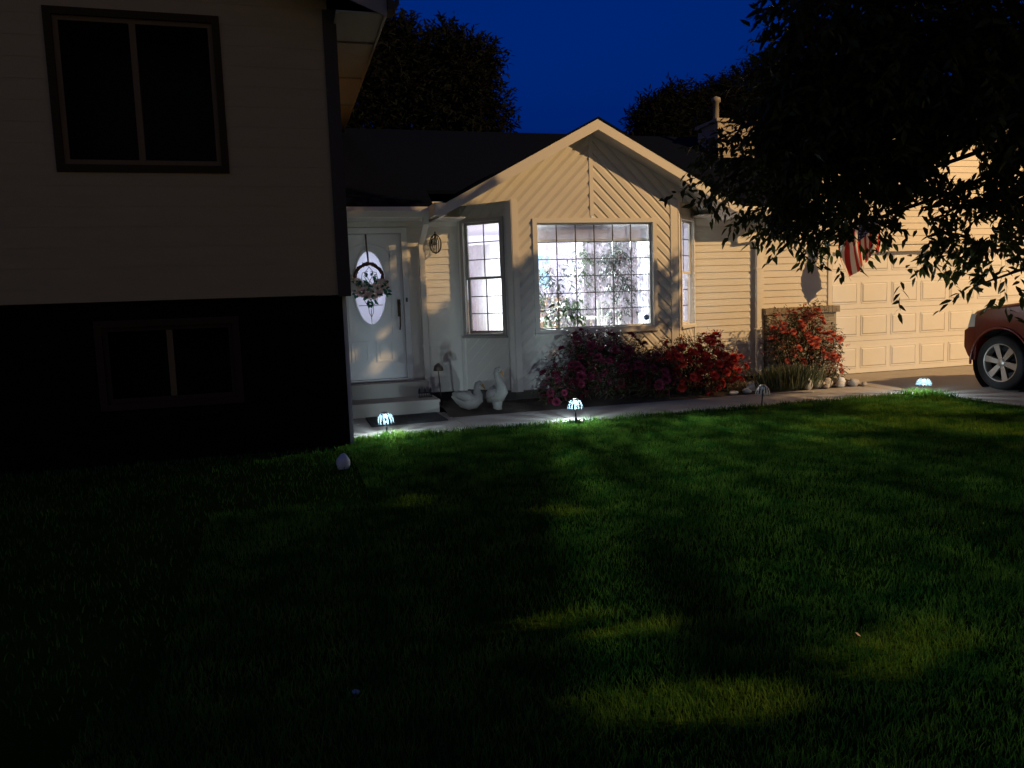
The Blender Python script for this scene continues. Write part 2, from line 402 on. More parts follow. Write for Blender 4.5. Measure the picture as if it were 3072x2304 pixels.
slab([(7.45, 11.1, 2.80), (11.7, 11.1, 4.93), (11.7, 18, 4.93), (7.45, 18, 2.80)], .05)
slab([(11.7, 11.1, 4.93), (15.95, 11.1, 2.80), (15.95, 18, 2.80), (11.7, 18, 4.93)], .05)
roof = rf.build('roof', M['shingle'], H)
fa = MB()
def rake(x0, z0, x1, z1, y, h, t=.025):
    fa.hexa([(x0, y, z0 - h), (x1, y, z1 - h), (x1, y + t, z1 - h), (x0, y + t, z0 - h), (x0, y, z0), (x1, y, z1), (x1, y + t, z1), (x0, y + t, z0)])
zl = zA - .032
rake(gl, zl - SL * (APX - gl), APX, zl, 10.54, .145); rake(APX, zl, gr, zl - SL * (gr - APX), 10.54, .145)
rake(7.45, 2.75, 11.7, 4.88, 11.12, .16); rake(11.7, 4.88, 15.95, 2.75, 11.12, .16)
fa.build('fascia', M['trim'], H)
sf = MB()   # sloped gable soffits and the level eave soffit
def soff(x0, z0, x1, z1, y0, y1, t=.012):
    sf.hexa([(x0, y0, z0 - t), (x1, y0, z1 - t), (x1, y1, z1 - t), (x0, y1, z0 - t), (x0, y0, z0), (x1, y0, z1), (x1, y1, z1), (x0, y1, z0)])
zs = zl - .13
soff(gl, zs - SL * (APX - gl), APX, zs, 10.57, YB + .02); soff(APX, zs, gr, zs - SL * (gr - APX), 10.57, YB + .02)
soff(gl, zs - SL * (APX - gl) - .002, 2.62, zs - SL * (APX - 2.62) - .002, YB + .02, YW); soff(6.3, zs - SL * (6.3 - APX) - .002, gr, zs - SL * (gr - APX) - .002, YB + .02, YW)
sf.box(.72, 2.6, 11.02, YW, 2.715, 2.73); sf.box(6.4, 7.75, 11.02, YW, 2.745, 2.76)
soff(7.5, 2.64, 11.7, 4.74, 11.15, 11.5); soff(11.7, 4.74, 15.9, 2.64, 11.15, 11.5)
sf.build('soffit', M['soffit'], H)
gu = MB()   # eave gutter with rolled lip, boxed gable return
gu.prism([(10.92, 2.86), (10.90, 2.80), (10.93, 2.72), (11.0, 2.715), (11.02, 2.83), (10.96, 2.83)], lambda u, v, n: Vector((n, u, v)), .735, 2.10)
gu.box(2.06, 2.22, 10.50, 10.99, 2.70, 2.86)
gu.build('gutter', M['trim'], H); gu = MB()
gu.prism([(10.92, 2.86), (10.90, 2.80), (10.93, 2.72), (11.0, 2.715), (11.02, 2.83), (10.96, 2.83)], lambda u, v, n: Vector((n, u, v)), 6.75, 7.66)
gu.build('gutter', M['trim'], H)
def downspout(x, zb, ytop=10.97, ywall=11.43):
    d = MB()
    def seg(a, b, wx=.04, wy=.03):
        a, b = Vector(a), Vector(b)
        d.hexa([a + Vector((-wx, -wy, 0)), a + Vector((wx, -wy, 0)), a + Vector((wx, wy, 0)), a + Vector((-wx, wy, 0)),
                b + Vector((-wx, -wy, 0)), b + Vector((wx, -wy, 0)), b + Vector((wx, wy, 0)), b + Vector((-wx, wy, 0))])
    seg((x, ywall, zb + .12), (x, ywall, 2.38)); seg((x, ywall, 2.381), (x, ytop + .02, 2.62)); seg((x, ytop + .02, 2.621), (x, ytop + .02, 2.72))
    seg((x, ywall - .14, zb), (x, ywall, zb + .119))
    for z in (.9, 1.9): d.box(x - .055, x + .055, ywall - .035, ywall + .045, z, z + .025)
    return d.build('downspout', M['trim'], H)
downspout(2.02, .24); downspout(7.64, .08)

# windows ------------------------------------------------------------
def window(fr_, u0, u1, v0, v1, cols, rows, name, fm, hung=False, fwid=.055, casing=.05):
    """frame is the root part; sash, pane and grid are its sub-parts"""
    m = MB()
    for a, b, c, d in ((u0 - casing, u0, v0 - casing, v1 + casing), (u1, u1 + casing, v0 - casing, v1 + casing), (u0, u1, v1, v1 + casing), (u0, u1, v0 - casing, v0)):
        m.fbox(fr_, a, b, c, d, -.04, .04)
    m.fbox(fr_, u0 - casing - .015, u1 + casing + .015, v0 - casing - .02, v0 - casing + .012, .01, .06)   # sill nose
    root = m.build(name, fm, H)
    ins = fwid
    sash = MB()
    bands = [(v0, v1)] if not hung else [(v0, (v0 + v1) / 2 + .02), ((v0 + v1) / 2 - .02, v1)]
    gr_ = MB(); pn = MB()
    for bi, (a, b) in enumerate(bands):
        dp = -.05 if (hung and bi == 0) else -.02
        if not hung: dp = -.03
        for q in ((u0, u0 + ins, a, b), (u1 - ins, u1, a, b), (u0 + ins, u1 - ins, b - ins * .8, b), (u0 + ins, u1 - ins, a, a + ins * .8)):
            sash.fbox(fr_, *q, dp - .03, dp)
        x0, x1, z0, z1 = u0 + ins, u1 - ins, a + ins * .8, b - ins * .8
        pn.add([fr_(x0, z0, dp - .012), fr_(x1, z0, dp - .012), fr_(x1, z1, dp - .012), fr_(x0, z1, dp - .012)], [(0, 1, 2, 3)])
        nr = rows if not hung else rows // 2
        for k in range(1, cols):
            x = x0 + (x1 - x0) * k / cols; gr_.fbox(fr_, x - .007, x + .007, z0, z1, dp - .028, dp - .016)
        for k in range(1, nr):
            z = z0 + (z1 - z0) * k / nr; gr_.fbox(fr_, x0, x1, z - .0065, z + .0065, dp - .030, dp - .014)
    sash.build('sash', fm, root); pn.build('pane', M['glass'], root, fix=False); gr_.build('grid', M['lead'], root)
    return root
pw = window(fb, 3.60, 5.43, 1.085, 2.62, 6, 6, 'picture_window', M['trim'], False, .03, .065)
window(fl, .09, FW - .175, 1.06, 2.68, 2, 6, 'window', M['taupe'], True, .045, .05)
window(frr, .13, FW - .09, 1.06, 2.68, 2, 6, 'window', M['trim'], True, .045, .04)
stk = MB()   # small blue eight-sided notice stuck inside the lower right pane
oc = [(5.345 + .045 * math.cos(R(22.5 + 45 * k)), 1.20 + .045 * math.sin(R(22.5 + 45 * k))) for k in range(8)]
stk.prism(oc, fb, -.050, -.047)
so_ = stk.build('sticker', mat('blue_sticker', (.05, .13, .32), .4, .05), pw)
st2 = MB(); st2.fbox(fb, 5.312, 5.378, 1.193, 1.209, -.0465, -.0455); st2.build('sticker_band', mat('pale_print', (.6, .65, .75), .5, 0), pw)

# entry door ---------------------------------------------------------
fdr = frame((0, YW + .03, 0), (1, 0, 0), (0, -1, 0))
OX, OZ, OW, OH = 1.265, 1.777, .225, .523
dm = MB()
x0, x1, z0, z1 = .80, 1.735, .45, 2.54
N_ = 48
oval = lambda k, s=1: (OX + OW * s * math.cos(2 * math.pi * k / N_), OZ + OH * s * math.sin(2 * math.pi * k / N_))
def outer(k):
    c, s = math.cos(2 * math.pi * k / N_), math.sin(2 * math.pi * k / N_)
    tx = ((x1 if c > 0 else x0) - OX) / c if abs(c) > 1e-6 else 1e9
    tz = ((z1 if s > 0 else z0) - OZ) / s if abs(s) > 1e-6 else 1e9
    t = min(tx, tz); return (OX + c * t, OZ + s * t)
ring = [k for k in range(N_)]
for k in range(N_):
    a, b = oval(k), oval(k + 1); c, d = outer(k + 1), outer(k)
    poly = [a, d]
    for cx, cz in ((x0, z0), (x0, z1), (x1, z0), (x1, z1)):     # keep the slab's square corners
        if (abs(d[0] - cx) < 1e-6) != (abs(c[0] - cx) < 1e-6) and (abs(d[1] - cz) < 1e-6) != (abs(c[1] - cz) < 1e-6) and abs(d[0] - c[0]) + abs(d[1] - c[1]) > 1e-6:
            if min(abs(d[0] - cx), abs(c[0] - cx)) < 1e-6 and min(abs(d[1] - cz), abs(c[1] - cz)) < 1e-6: poly.append((cx, cz))
    poly += [c, b]
    dm.prism(poly, fdr, -.045, 0)
door = dm.build('door', M['white'], H)
om = MB()
for k in range(N_):
    om.prism([oval(k, 1.0), oval(k + 1, 1.0), oval(k + 1, 1.10), oval(k, 1.10)], fdr, .0, .02)
om.build('glass_moulding', M['white'], door)
gm = MB(); gm.add([fdr(*oval(k), -.02) for k in range(N_)], [list(range(N_))]); gm.build('oval_glass', M['frost'], door, fix=False)
cm = MB()
def came(pts, r=.0045): cm.tube([fdr(OX + a, OZ + b, -.012) for a, b in pts], r, 5)
came([(0, .52), (0, .30)]); came([(0, -.30), (0, -.52)]); came([(-.17, -.25), (-.04, -.25)]); came([(.04, -.25), (.17, -.25)])
for s in (-1, 1):
    came([(0, .30), (s * .05, .24), (s * .035, .16), (0, .10)]); came([(s * .02, .24), (s * .10, .22), (s * .115, .14), (s * .09, .05), (s * .03, -.02)])
    came([(s * .05, .12), (s * .08, .17), (s * .06, .2)]); came([(0, .10), (s * .06, .02), (s * .10, -.08), (s * .09, -.18), (s * .05, -.24), (0, -.20)])
    came([(0, -.15), (s * .035, -.25), (s * .03, -.36), (0, -.42)]); came([(s * .03, -.02), (s * .06, -.10), (0, -.18)])
cm.build('leading', M['lead'], door)
pm = MB()
for a, b in ((.95, 1.20), (1.31, 1.56)):
    for q in ((a, b, .70, .725), (a, b, .985, 1.01), (a, a + .025, .725, .985), (b - .025, b, .725, .985)): pm.fbox(fdr, *q, .0, .012)
    pm.fbox(fdr, a + .05, b - .05, .75, .96, .0, .008)
for q in ((1.56, 1.575, 1.10, 2.36), (.94, .955, 1.10, 2.36)): pm.fbox(fdr, *q, .0, .010)
arc = [(OX + .31 * math.cos(R(t)), 2.22 + .19 * math.sin(R(t))) for t in range(0, 181, 12)]
for a, b in zip(arc, arc[1:]): pm.prism([a, b, (b[0] * .96 + OX * .04, b[1] - .012), (a[0] * .96 + OX * .04, a[1] - .012)], fdr, .0, .010)
pm.build('panel_moulding', M['white'], door)
hm = MB(); hm.fbox(fdr, 1.645, 1.69, 1.35, 1.60, 0, .012); hm.lathe([(.001, 0), (.024, 0), (.024, .03), (.001, .032)], fdr(1.667, 1.53, .045), 12, axis='y')
hm.tube([fdr(1.667, 1.40, .012), fdr(1.667, 1.40, .06), fdr(1.667, 1.33, .075), fdr(1.667, 1.22, .06), fdr(1.667, 1.16, .012)], .011, 8)
hm.build('handle', M['bronze'], door)
df = MB()
df.fbox(fw, .735, .795, .2, 2.55, -.05, .03); df.fbox(fw, 1.74, 1.82, .2, 2.55, -.05, .03); df.fbox(fw, .735, 1.82, 2.55, 2.63, -.05, .032)
df.fbox(fw, .80, 1.735, .415, .445, -.06, .05)
for q in ((.735, .83, .40, 2.63), (1.705, 1.82, .40, 2.63), (.83, 1.705, 2.50, 2.63)): df.fbox(fw, *q, -.13, -.078)
df.build('door_frame', M['white'], H)
bl = MB(); bl.fbox(fw, 1.765, 1.79, 1.56, 1.62, .03, .042); bl.ball(fw(1.777, 1.59, .044), .009); bl.build('doorbell', M['bronze'], H)

# garage door --------------------------------------------------------
fgd = frame((0, YG + .07, 0), (1, 0, 0), (0, -1, 0))
gd = MB(); GX0, GW_, GR = 9.13, .645, .57
gd.fbox(fgd, GX0, GX0 + 8 * GW_, .022, 2.30, -.05, 0)
for r in range(4):
    zb = .022 + GR * r
    gd.fbox(fgd, GX0, GX0 + 8 * GW_, zb + .006, zb + GR - .006, 0, .012)
    for c in range(8):
        a, b = GX0 + GW_ * c + .06, GX0 + GW_ * (c + 1) - .06; c0, c1 = zb + .115, zb + GR - .125
        k = .022
        gd.add([fgd(a, c0, .0125), fgd(b, c0, .0125), fgd(b, c1, .0125), fgd(a, c1, .0125),
                fgd(a + k, c0 + k, .030), fgd(b - k, c0 + k, .030), fgd(b - k, c1 - k, .030), fgd(a + k, c1 - k, .030)],
               [(0, 1, 5, 4), (1, 2, 6, 5), (2, 3, 7, 6), (3, 0, 4, 7), (4, 5, 6, 7)])
        for q in ((a - .012, b + .012, c0 - .02, c0 - .004), (a - .012, b + .012, c1 + .004, c1 + .02), (a - .02, a - .004, c0, c1), (b + .004, b + .02, c0, c1)):
            gd.fbox(fgd, *q, .012, .020)
gdo = gd.build('garage_door', M['white'], H)
gt = MB()
gt.fbox(fg, 9.05, 9.125, .05, 2.15, -.12, .03); gt.fbox(fg, GX0 + 8 * GW_ + .003, GX0 + 8 * GW_ + .08, .05, 2.15, -.12, .03)
gt.fbox(fg, 9.05, GX0 + 8 * GW_ + .08, 2.15, 2.27, -.12, .035); gt.fbox(fg, 9.02, GX0 + 8 * GW_ + .1, 2.27, 2.305, 0, .06)
gt.build('garage_trim', M['trim'], H)
# brick skirt at the garage corner
bk = MB(); bk.fbox(fg, 7.79, 9.15, .0, 1.135, .0, .11)
bk2 = bk.build('brick_wainscot', M['brick'], H)
cp = MB()
for i in range(19):
    a = 7.735 + i * .0772; s_ = random.uniform(-.004, .004)
    cp.fbox(fg, a + .003, a + .0742, 1.137, 1.245 + s_, -.01, .145 + s_)
cp.build('brick_cap', mat('cap_brick', (.24, .20, .15), .85, .35, 12, .5, 60), bk2)
ch = MB(); ch.box(7.84, 8.60, 13.0, 13.7, 3.3, 4.62)
for z in np.arange(3.45, 4.6, .115): ch.box(7.835, 8.605, 12.992, 13.0, z, z + .1)
ch.box(7.80, 8.64, 12.95, 13.75, 4.62, 4.68); ch.box(7.84, 7.90, 12.985, 13.0, 3.4, 4.62); ch.box(8.54, 8.60, 12.985, 13.0, 3.4, 4.62)
chm = ch.build('chimney', mat('dull_chimney_siding', (.36, .31, .24), .8, .2, 4), H)  # chimney siding darker than the house trim
vp = MB(); vp.lathe([(.055, 0), (.055, .30), (.085, .31), (.085, .38), (.001, .42)], (7.87, 13.1, 4.68), 12); vp.build('flue_pipe', mat('dull_galvanised', (.22, .2, .17), .8, .3, 9), chm)
# the lit rooms behind the windows
rm = MB()
rm.box(.76, 7.45, 14.4, 14.5, .3, 2.9)                     # back wall
rm.box(.70, .76, 11.56, 14.5, .3, 2.9); rm.box(7.4, 7.46, 11.56, 14.5, .3, 2.9)
rm.box(2.35, 2.42, 11.95, 14.4, .45, 2.74)                 # partition beside the hall
rm.box(1.84, 2.6, 11.55, 11.58, .3, 2.9); rm.box(6.48, 7.4, 11.55, 11.58, .3, 2.9)
rm.box(5.2, 5.28, 13.3, 14.4, .45, 2.74)
rm.build('interior_wall', M['wallin'], H)
rc = MB()
pol = [(.76, YW + .06), (2.66, YW + .06), (XL + .03, YB + .05), (XR - .03, YB + .05), (6.42, YW + .06), (7.4, YW + .06), (7.4, 14.4), (.76, 14.4)]
rc.prism(pol, lambda u, v, n: Vector((u, v, n)), 2.745, 2.79); rc.build('interior_ceiling', M['wallin'], H)
rc = MB(); rc.prism(pol, lambda u, v, n: Vector((u, v, n)), .40, .45); rc.build('interior_floor', M['floorin'], H)

def lamp(name, loc, watts, col, rad=.08, parent=None, typ='POINT'):
    d = bpy.data.lights.new(name, typ); d.energy = watts; d.color = col; d.shadow_soft_size = rad
    o = bpy.data.objects.new(name, d); COL.objects.link(o)
    if parent:
        o.parent = parent; o.location = Vector(loc) - parent.location
    else: o.location = loc
    return o
def ceiling_lamp(x, y, label, watts):
    t = thing('ceiling_lamp', label, 'ceiling lamp', (x, y, 2.745), 'ceiling lamps in the lit rooms')
    a = MB(); a.lathe([(.001, 2.744), (.07, 2.744), (.06, 2.71), (.012, 2.70), (.012, 2.64)], (x, y, 0), 14); a.build('lamp_mount', M['chrome'], t)
    b = MB(); b.lathe([(.10, 2.66), (.15, 2.60), (.16, 2.55)], (x, y, 0), 18); b.build('lamp_shade', M['drape'], t)
    c = MB(); c.ball((x, y, 2.585), .045); c.build('bulb', mat('bulb_glow', (1, 1, 1), .5, 0, emit=(.86, .92, 1), es=25), t)
    lamp('lamp_light', (x, y, 2.50), watts, (.86, .87, 1.0), .12, t)
ceiling_lamp(4.45, 12.7, 'round ceiling lamp lit behind the large gridded bay window', ROOM_W)
# added unseen spot deep in the room brightens the lawn through the panes
spt = thing('lawn_fill_spot', 'added unseen spotlight deep in the lit room that brightens the lawn', 'ceiling lamp', (4.5, 13.7, 2.745))
b = MB(); b.tube([(4.5, 13.7, 2.744), (4.5, 13.7, 2.69)], .02, 8); b.lathe([(.03, 2.70), (.06, 2.66), (.065, 2.63)], (4.5, 13.7, 0), 14); b.build('fill_spot_housing', M['chrome'], spt)
sl_ = lamp('lawn_fill_light', (4.5, 13.66, 2.60), LAWN_FILL_W, (.76, .94, .90), .06, spt, 'SPOT'); sl_.data.spot_size = R(70); sl_.data.spot_blend = .6
sl_.rotation_euler = (Vector((4.3, 6.0, 0)) - Vector((4.5, 13.66, 2.6))).to_track_quat('-Z', 'Y').to_euler()
ceiling_lamp(1.45, 12.9, 'round ceiling lamp lit behind the oval glass of the front door', ROOM_W * .13)

# curtains, shade and plants behind the glass -------------------------
def curtain(name, label, cat, fr_, u0, u1, v0, v1, n, m, folds=9, amp=.018, group=None, top=None):
    c = MB(); k = folds * 8
    for i in range(k + 1):
        u = u0 + (u1 - u0) * i / k
        for v, q in ((v0, 1.15), ((v0 + v1) / 2, 1.0), (v1, .7)):
            c.v.append(tuple(fr_(u, v, n + amp * q * math.sin(2 * math.pi * folds * i / k + .6 * math.sin(i * .37)))))
    for i in range(k):
        for j in range(2): c.f.append([i * 3 + j, i * 3 + 3 + j, i * 3 + 4 + j, i * 3 + 1 + j]); c.sm.append(True); c.mi.append(0)
    o = c.build(name, m, loc=fr_((u0 + u1) / 2, v1, n), fix=False)
    return tag(o, label, cat, group)
GC = 'lace curtains inside the bay windows'
curtain('lace_curtain', 'white flowered lace curtain across the large gridded front window', 'curtain', fb, 3.60, 5.43, 1.06, 2.33, -.13, M['lace'], 13, .016, GC)
curtain('lace_curtain', 'white lace curtain inside the tall grey window facing the front door', 'curtain', fl, .08, FW - .1, 1.02, 2.36, -.13, sheer_mat('thick_lace', (.55, .50, .54), .93, .05, .55), 6, .016, GC)
curtain('lace_curtain', 'white lace curtain inside the narrow window facing the garage', 'curtain', frr, .1, FW - .06, 1.02, 2.66, -.13, sheer_mat('heavier_lace', (.8, .8, .88), .62, .2, .6), 6, .016, GC)
curtain('side_drape', 'plain white drape hanging at the right end of the large front window', 'curtain', fb, 5.27, 5.46, 1.04, 2.36, -.20, M['drape'], 4, .02)
sh = MB(); sh.fbox(fb, 3.60, 5.44, 2.395, 2.60, -.10, -.097); shade = sh.build('roller_shade', M['shade'], loc=fb(4.5, 2.6, -.1), fix=False)
tag(shade, 'grey roller shade half wound up at the top of the large front window', 'window shade')
s2 = MB(); s2.tube([fb(3.58, 2.625, -.11), fb(5.45, 2.625, -.11)], .022, 10); s2.fbox(fb, 3.60, 5.44, 2.345, 2.394, -.108, -.088)
s2.build('shade_rail', M['white'], shade)
pc = MB(); pc.box(4.1, 5.0, 14.37, 14.398, 1.75, 2.35); pco = pc.build('wall_picture', M['bluewall'], loc=(4.55, 14.39, 2.05))
tag(pco, 'wide pale blue picture on the back wall of the lit room', 'picture')
p2 = MB(); p2.box(4.06, 5.04, 14.385, 14.399, 1.71, 1.748); p2.box(4.06, 5.04, 14.385, 14.399, 2.352, 2.39); p2.box(4.06, 4.098, 14.385, 14.399, 1.748, 2.352); p2.box(5.002, 5.04, 14.385, 14.399, 1.748, 2.352)
p2.build('picture_frame', M['white'], pco)
cbn = thing('wooden_cabinet', 'orange wood cabinet low behind the left part of the front window', 'cabinet', (4.3, 13.2, .45))
c1 = MB(); c1.box(2.95, 4.75, 13.0, 13.45, .45, 1.52); c1.box(2.91, 4.79, 12.97, 13.47, 1.522, 1.56); c1.build('cabinet_body', M['wood'], cbn)
c1 = MB()
for a in (2.98, 3.42, 3.87, 4.31): c1.box(a, a + .41, 12.975, 12.998, .55, 1.46)
c1.build('cabinet_door', M['wood'], cbn)
tb = thing('dining_table', 'white dining table seen through the lower panes of the front window', 'table', (4.6, 12.3, .45))
c1 = MB(); c1.box(4.05, 5.2, 12.0, 12.7, 1.17, 1.21); c1.build('tabletop', M['white'], tb)
for a in (4.1, 5.1):
    for b in (12.05, 12.6):
        c1 = MB(); c1.box(a, a + .05, b, b + .05, .45, 1.168); c1.build('leg', M['white'], tb)
def chair(x, y, label):
    t = thing('dining_chair', label, 'chair', (x, y, .45), 'white dining chairs inside the front window')
    c = MB(); c.box(x - .2, x + .2, y - .2, y + .2, .88, .92); c.build('seat', M['white'], t)
    c = MB(); c.box(x - .2, x - .16, y - .2, y - .17, .92, 1.42); c.box(x + .16, x + .2, y - .2, y - .17, .92, 1.42); c.box(x - .2, x + .2, y - .205, y - .165, 1.42, 1.49)
    for k in range(4): c.box(x - .13 + k * .08, x - .11 + k * .08, y - .195, y - .175, .92, 1.42)
    c.box(x - .16, x + .16, y - .193, y - .177, 1.2, 1.23)
    c.build('backrest', M['white'], t)
    for sx in (-.18, .16):
        for sy in (-.18, .16):
            c = MB(); c.box(x + sx, x + sx + .03, y + sy, y + sy + .03, .45, .88); c.build('leg', M['white'], t)
chair(4.35, 11.62, 'white slat-back chair nearest the potted plant inside the front window')
chair(4.95, 11.62, 'white slat-back chair behind the trailing plant inside the front window')

# ------------------------------------------------------------------ leaves
def unit(a): return a / np.maximum(1e-9, np.linalg.norm(a, axis=-1, keepdims=True))
def leaf_geo(P, D, Nn, L, W):
    """lance-shaped leaves: base, two shoulders, two hips, tip"""
    S = unit(np.cross(D, Nn)); n = len(P); L = L[:, None]; W = W[:, None]; Nn = unit(np.cross(S, D))
    v = np.empty((n, 6, 3))
    v[:, 0] = P
    v[:, 1] = P + D * L * .3 - S * W * .5 + Nn * W * .12; v[:, 2] = P + D * L * .3 + S * W * .5 + Nn * W * .12
    v[:, 3] = P + D * L * .66 - S * W * .38 - Nn * L * .03; v[:, 4] = P + D * L * .66 + S * W * .38 - Nn * L * .03
    v[:, 5] = P + D * L - Nn * L * .14
    return v
def leaf_obj(name, v, m, parent=None, loc=(0, 0, 0)):
    n = len(v); off = np.array(parent.location if parent else loc)
    co = (v - off).reshape(-1, 3).astype(np.float32)
    b = (np.arange(n) * 6)[:, None]
    loops = np.concatenate([b + np.array([[0, 2, 1]]), b + np.array([[1, 2, 4, 3]]), b + np.array([[3, 4, 5]])], axis=1).astype(np.int32).ravel()
    tot = np.tile([3, 4, 3], n).astype(np.int32); st = np.concatenate([[0], np.cumsum(tot)[:-1]]).astype(np.int32)
    me = bpy.data.meshes.new(name); me.vertices.add(n * 6); me.vertices.foreach_set('co', co.ravel())
    me.loops.add(len(loops)); me.loops.foreach_set('vertex_index', loops)
    me.polygons.add(len(tot)); me.polygons.foreach_set('loop_start', st); me.polygons.foreach_set('loop_total', tot)
    me.update(calc_edges=True); me.validate(); me.materials.append(m)
    o = bpy.data.objects.new(name, me); COL.objects.link(o)
    if parent: o.parent = parent
    else: o.location = loc
    return o
def sprays(blobs, leaf=.11, per=9, down=.5, seed=1, twig=.4, wr_=(.24, .32)):
    """leafy twigs scattered through balls (x,y,z,r,count[,leaf scale]); returns leaf vertices"""
    g = np.random.default_rng(seed); out = []
    for bl in blobs:
        x, y, z, r, n = bl[:5]; sc = bl[5] if len(bl) > 5 else 1.0
        n = int(n)
        d = unit(g.normal(size=(n, 3))); rad = r * g.random(n) ** (1 / 2.2)
        c = np.array([x, y, z]) + d * rad[:, None]
        ax = unit(d * .8 + g.normal(size=(n, 3)) * .6 + np.array([0, 0, -down]))
        for k in range(per):
            t = (k + .5) / per * twig * sc
            p = c + ax * t
            side = unit(np.cross(ax, g.normal(size=(n, 3)) * .35 + np.array([0, 0, 1.0])))
            sg = 1 if k % 2 else -1
            dd = unit(ax * .7 + side * sg * .8 + g.normal(size=(n, 3)) * .25 + np.array([0, 0, -down * .7]))
            nn = unit(g.normal(size=(n, 3)) * .5 + np.array([0, 0, 1.0]))
            L = leaf * sc * g.uniform(.75, 1.25, n); out.append(leaf_geo(p, dd, nn, L, L * g.uniform(*wr_, n)))
    return np.concatenate(out)

def pot_plant(name, label, loc, blobs, leafsize, m, pot_r, pot_z, hang=None, group=None):
    t = thing(name, label, 'house plant', loc, group)
    p = MB(); p.lathe([(.001, pot_z), (pot_r * .75, pot_z), (pot_r, pot_z + pot_r * 1.5), (pot_r * .9, pot_z + pot_r * 1.5), (.001, pot_z + pot_r * 1.35)], (loc[0], loc[1], 0), 14)
    p.build('pot', M['white'], t)
    leaf_obj('foliage', sprays(blobs, leafsize, 6, .6, hash(label) % 97, leafsize * 3), m, t)
    if hang:
        q = MB()
        for k in range(3):
            a = 2.1 * k; q.tube([(loc[0] + pot_r * math.cos(a), loc[1] + pot_r * math.sin(a), pot_z + pot_r * 1.5), (loc[0], loc[1], hang)], .004, 4)
        q.build('hanger', M['white'], t)
lfA = leaf_mat('house_plant_leaf', (.07, .12, .05), .4, .06)
lfB = leaf_mat('blue_green_leaf', (.075, .095, .085), .4, .06)
pot_plant('potted_plant', 'bright green broad-leaved potted plant low in the front window', (4.12, 11.25, 1.05), [(4.12, 11.25, 1.42, .2, 34), (4.05, 11.2, 1.28, .18, 20)], .12, lfA, .08, 1.02)
ps = MB(); ps.lathe([(.001, .452), (.16, .452), (.03, .5), (.03, .98), (.16, 1.0), (.16, 1.02), (.001, 1.02)], (4.12, 11.25, 0), 14)
tag(ps.build('plant_stand', M['wood'], loc=(4.12, 11.25, .45)), 'turned wooden stand under the bright green potted plant', 'plant stand')
pot_plant('hanging_plant', 'dark trailing plant hanging long at the right of the front window', (5.02, 11.2, 2.7), [(5.0, 11.2, 2.22, .16, 60), (4.98, 11.2, 1.95, .17, 60), (5.05, 11.2, 1.7, .17, 55), (5.0, 11.2, 1.42, .15, 40), (4.86, 11.2, 2.1, .1, 18)], .075, lfB, .09, 2.1, 2.74, 'hanging plants in the front window')
pot_plant('hanging_plant', 'short trailing plant hanging in the middle of the front window', (4.48, 11.3, 2.7), [(4.48, 11.3, 2.2, .13, 28), (4.46, 11.3, 1.95, .10, 18), (4.5, 11.3, 1.75, .07, 8)], .07, lfA, .08, 2.1, 2.74, 'hanging plants in the front window')
pot_plant('hanging_plant', 'spidery plant hanging at the left of the front window', (3.9, 11.3, 2.7), [(3.82, 11.3, 1.98, .15, 16), (4.05, 11.3, 1.85, .15, 16), (3.75, 11.3, 1.75, .12, 10)], .10, lfB, .07, 1.95, 2.74, 'hanging plants in the front window')

# ------------------------------------------------------------------ things at the front door
ST = MB(); ST.box(.70, 2.03, 10.63, 11.44, 0.0, .20); ST.box(.74, 2.0, 11.17, 11.44, .2, .41)
ST.box(.69, 2.04, 10.615, 11.165, .165, .205)
tag(ST.build('front_steps', M['concrete'], loc=(1.35, 11, 0)), 'two grey concrete steps under the white front door', 'steps')
dmt = MB(); dmt.hexa([(1.0, 9.75, .022), (1.98, 9.82, .022), (1.97, 10.56, .022), (1.0, 10.55, .022), (1.0, 9.75, .036), (1.98, 9.82, .036), (1.97, 10.56, .036), (1.0, 10.55, .036)])
for k in range(7): dmt.box(1.06 + k * .125, 1.14 + k * .125, 9.86, 10.5, .037, .041)
tag(dmt.build('doormat', M['mat_'], loc=(1.5, 10.1, .02)), 'large dark doormat on the path before the concrete steps', 'doormat')
bsn = thing('boot_scraper', 'small black iron boot scraper at the right end of the steps', 'boot scraper', (1.9, 11.0, .205))
b = MB(); b.box(1.80, 2.0, 10.985, 10.995, .255, .275)
for k in range(6): b.box(1.815 + k * .034, 1.822 + k * .034, 10.987, 10.993, .206, .255)
for k in (1.82, 1.9, 1.98): b.lathe([(.016, .275), (.018, .30), (.004, .335), (.001, .34)], (k, 10.99, 0), 8)
b.build('scraper_bars', M['black'], bsn); b = MB(); b.box(1.80, 2.0, 10.95, 11.03, .2055, .213); b.build('base', M['black'], bsn)

wr = thing('wreath', 'grapevine wreath with pink roses and green leaves hung on the oval door glass', 'wreath', (1.25, YW, 1.92))
b = MB()
for s in range(7):
    ph = random.uniform(0, 6); pts = []
    for k in range(33):
        a = 2 * math.pi * k / 32; rr = .195 + .018 * math.sin(5 * a + ph); pts.append((1.25 + rr * math.cos(a), YW - .015 - .018 * math.cos(4 * a + ph * 2), 1.925 + rr * math.sin(a)))
    b.tube(pts, .011, 5, cap=False)
for k in range(46):
    a = R(random.uniform(20, 160)); rr = .195 + random.uniform(-.03, .03)
    b.ball((1.25 + rr * math.cos(a), YW - .045, 1.925 + rr * math.sin(a)), .009, 6, 4)
b.build('ring', M['wicker'], wr)
b = MB(); b.tube([(1.235, YW - .005, 2.54), (1.24, YW - .012, 2.35), (1.25, YW - .02, 2.13)], .012, 5, flat=.25); b.build('ribbon', mat('brown_ribbon', (.16, .09, .08), .7, .1), wr)
petal_m = mat('dusty_pink_petals', (.72, .50, .48), .8, .25, 30); cream_m = mat('cream_petals', (.72, .66, .58), .8, .15, 30)
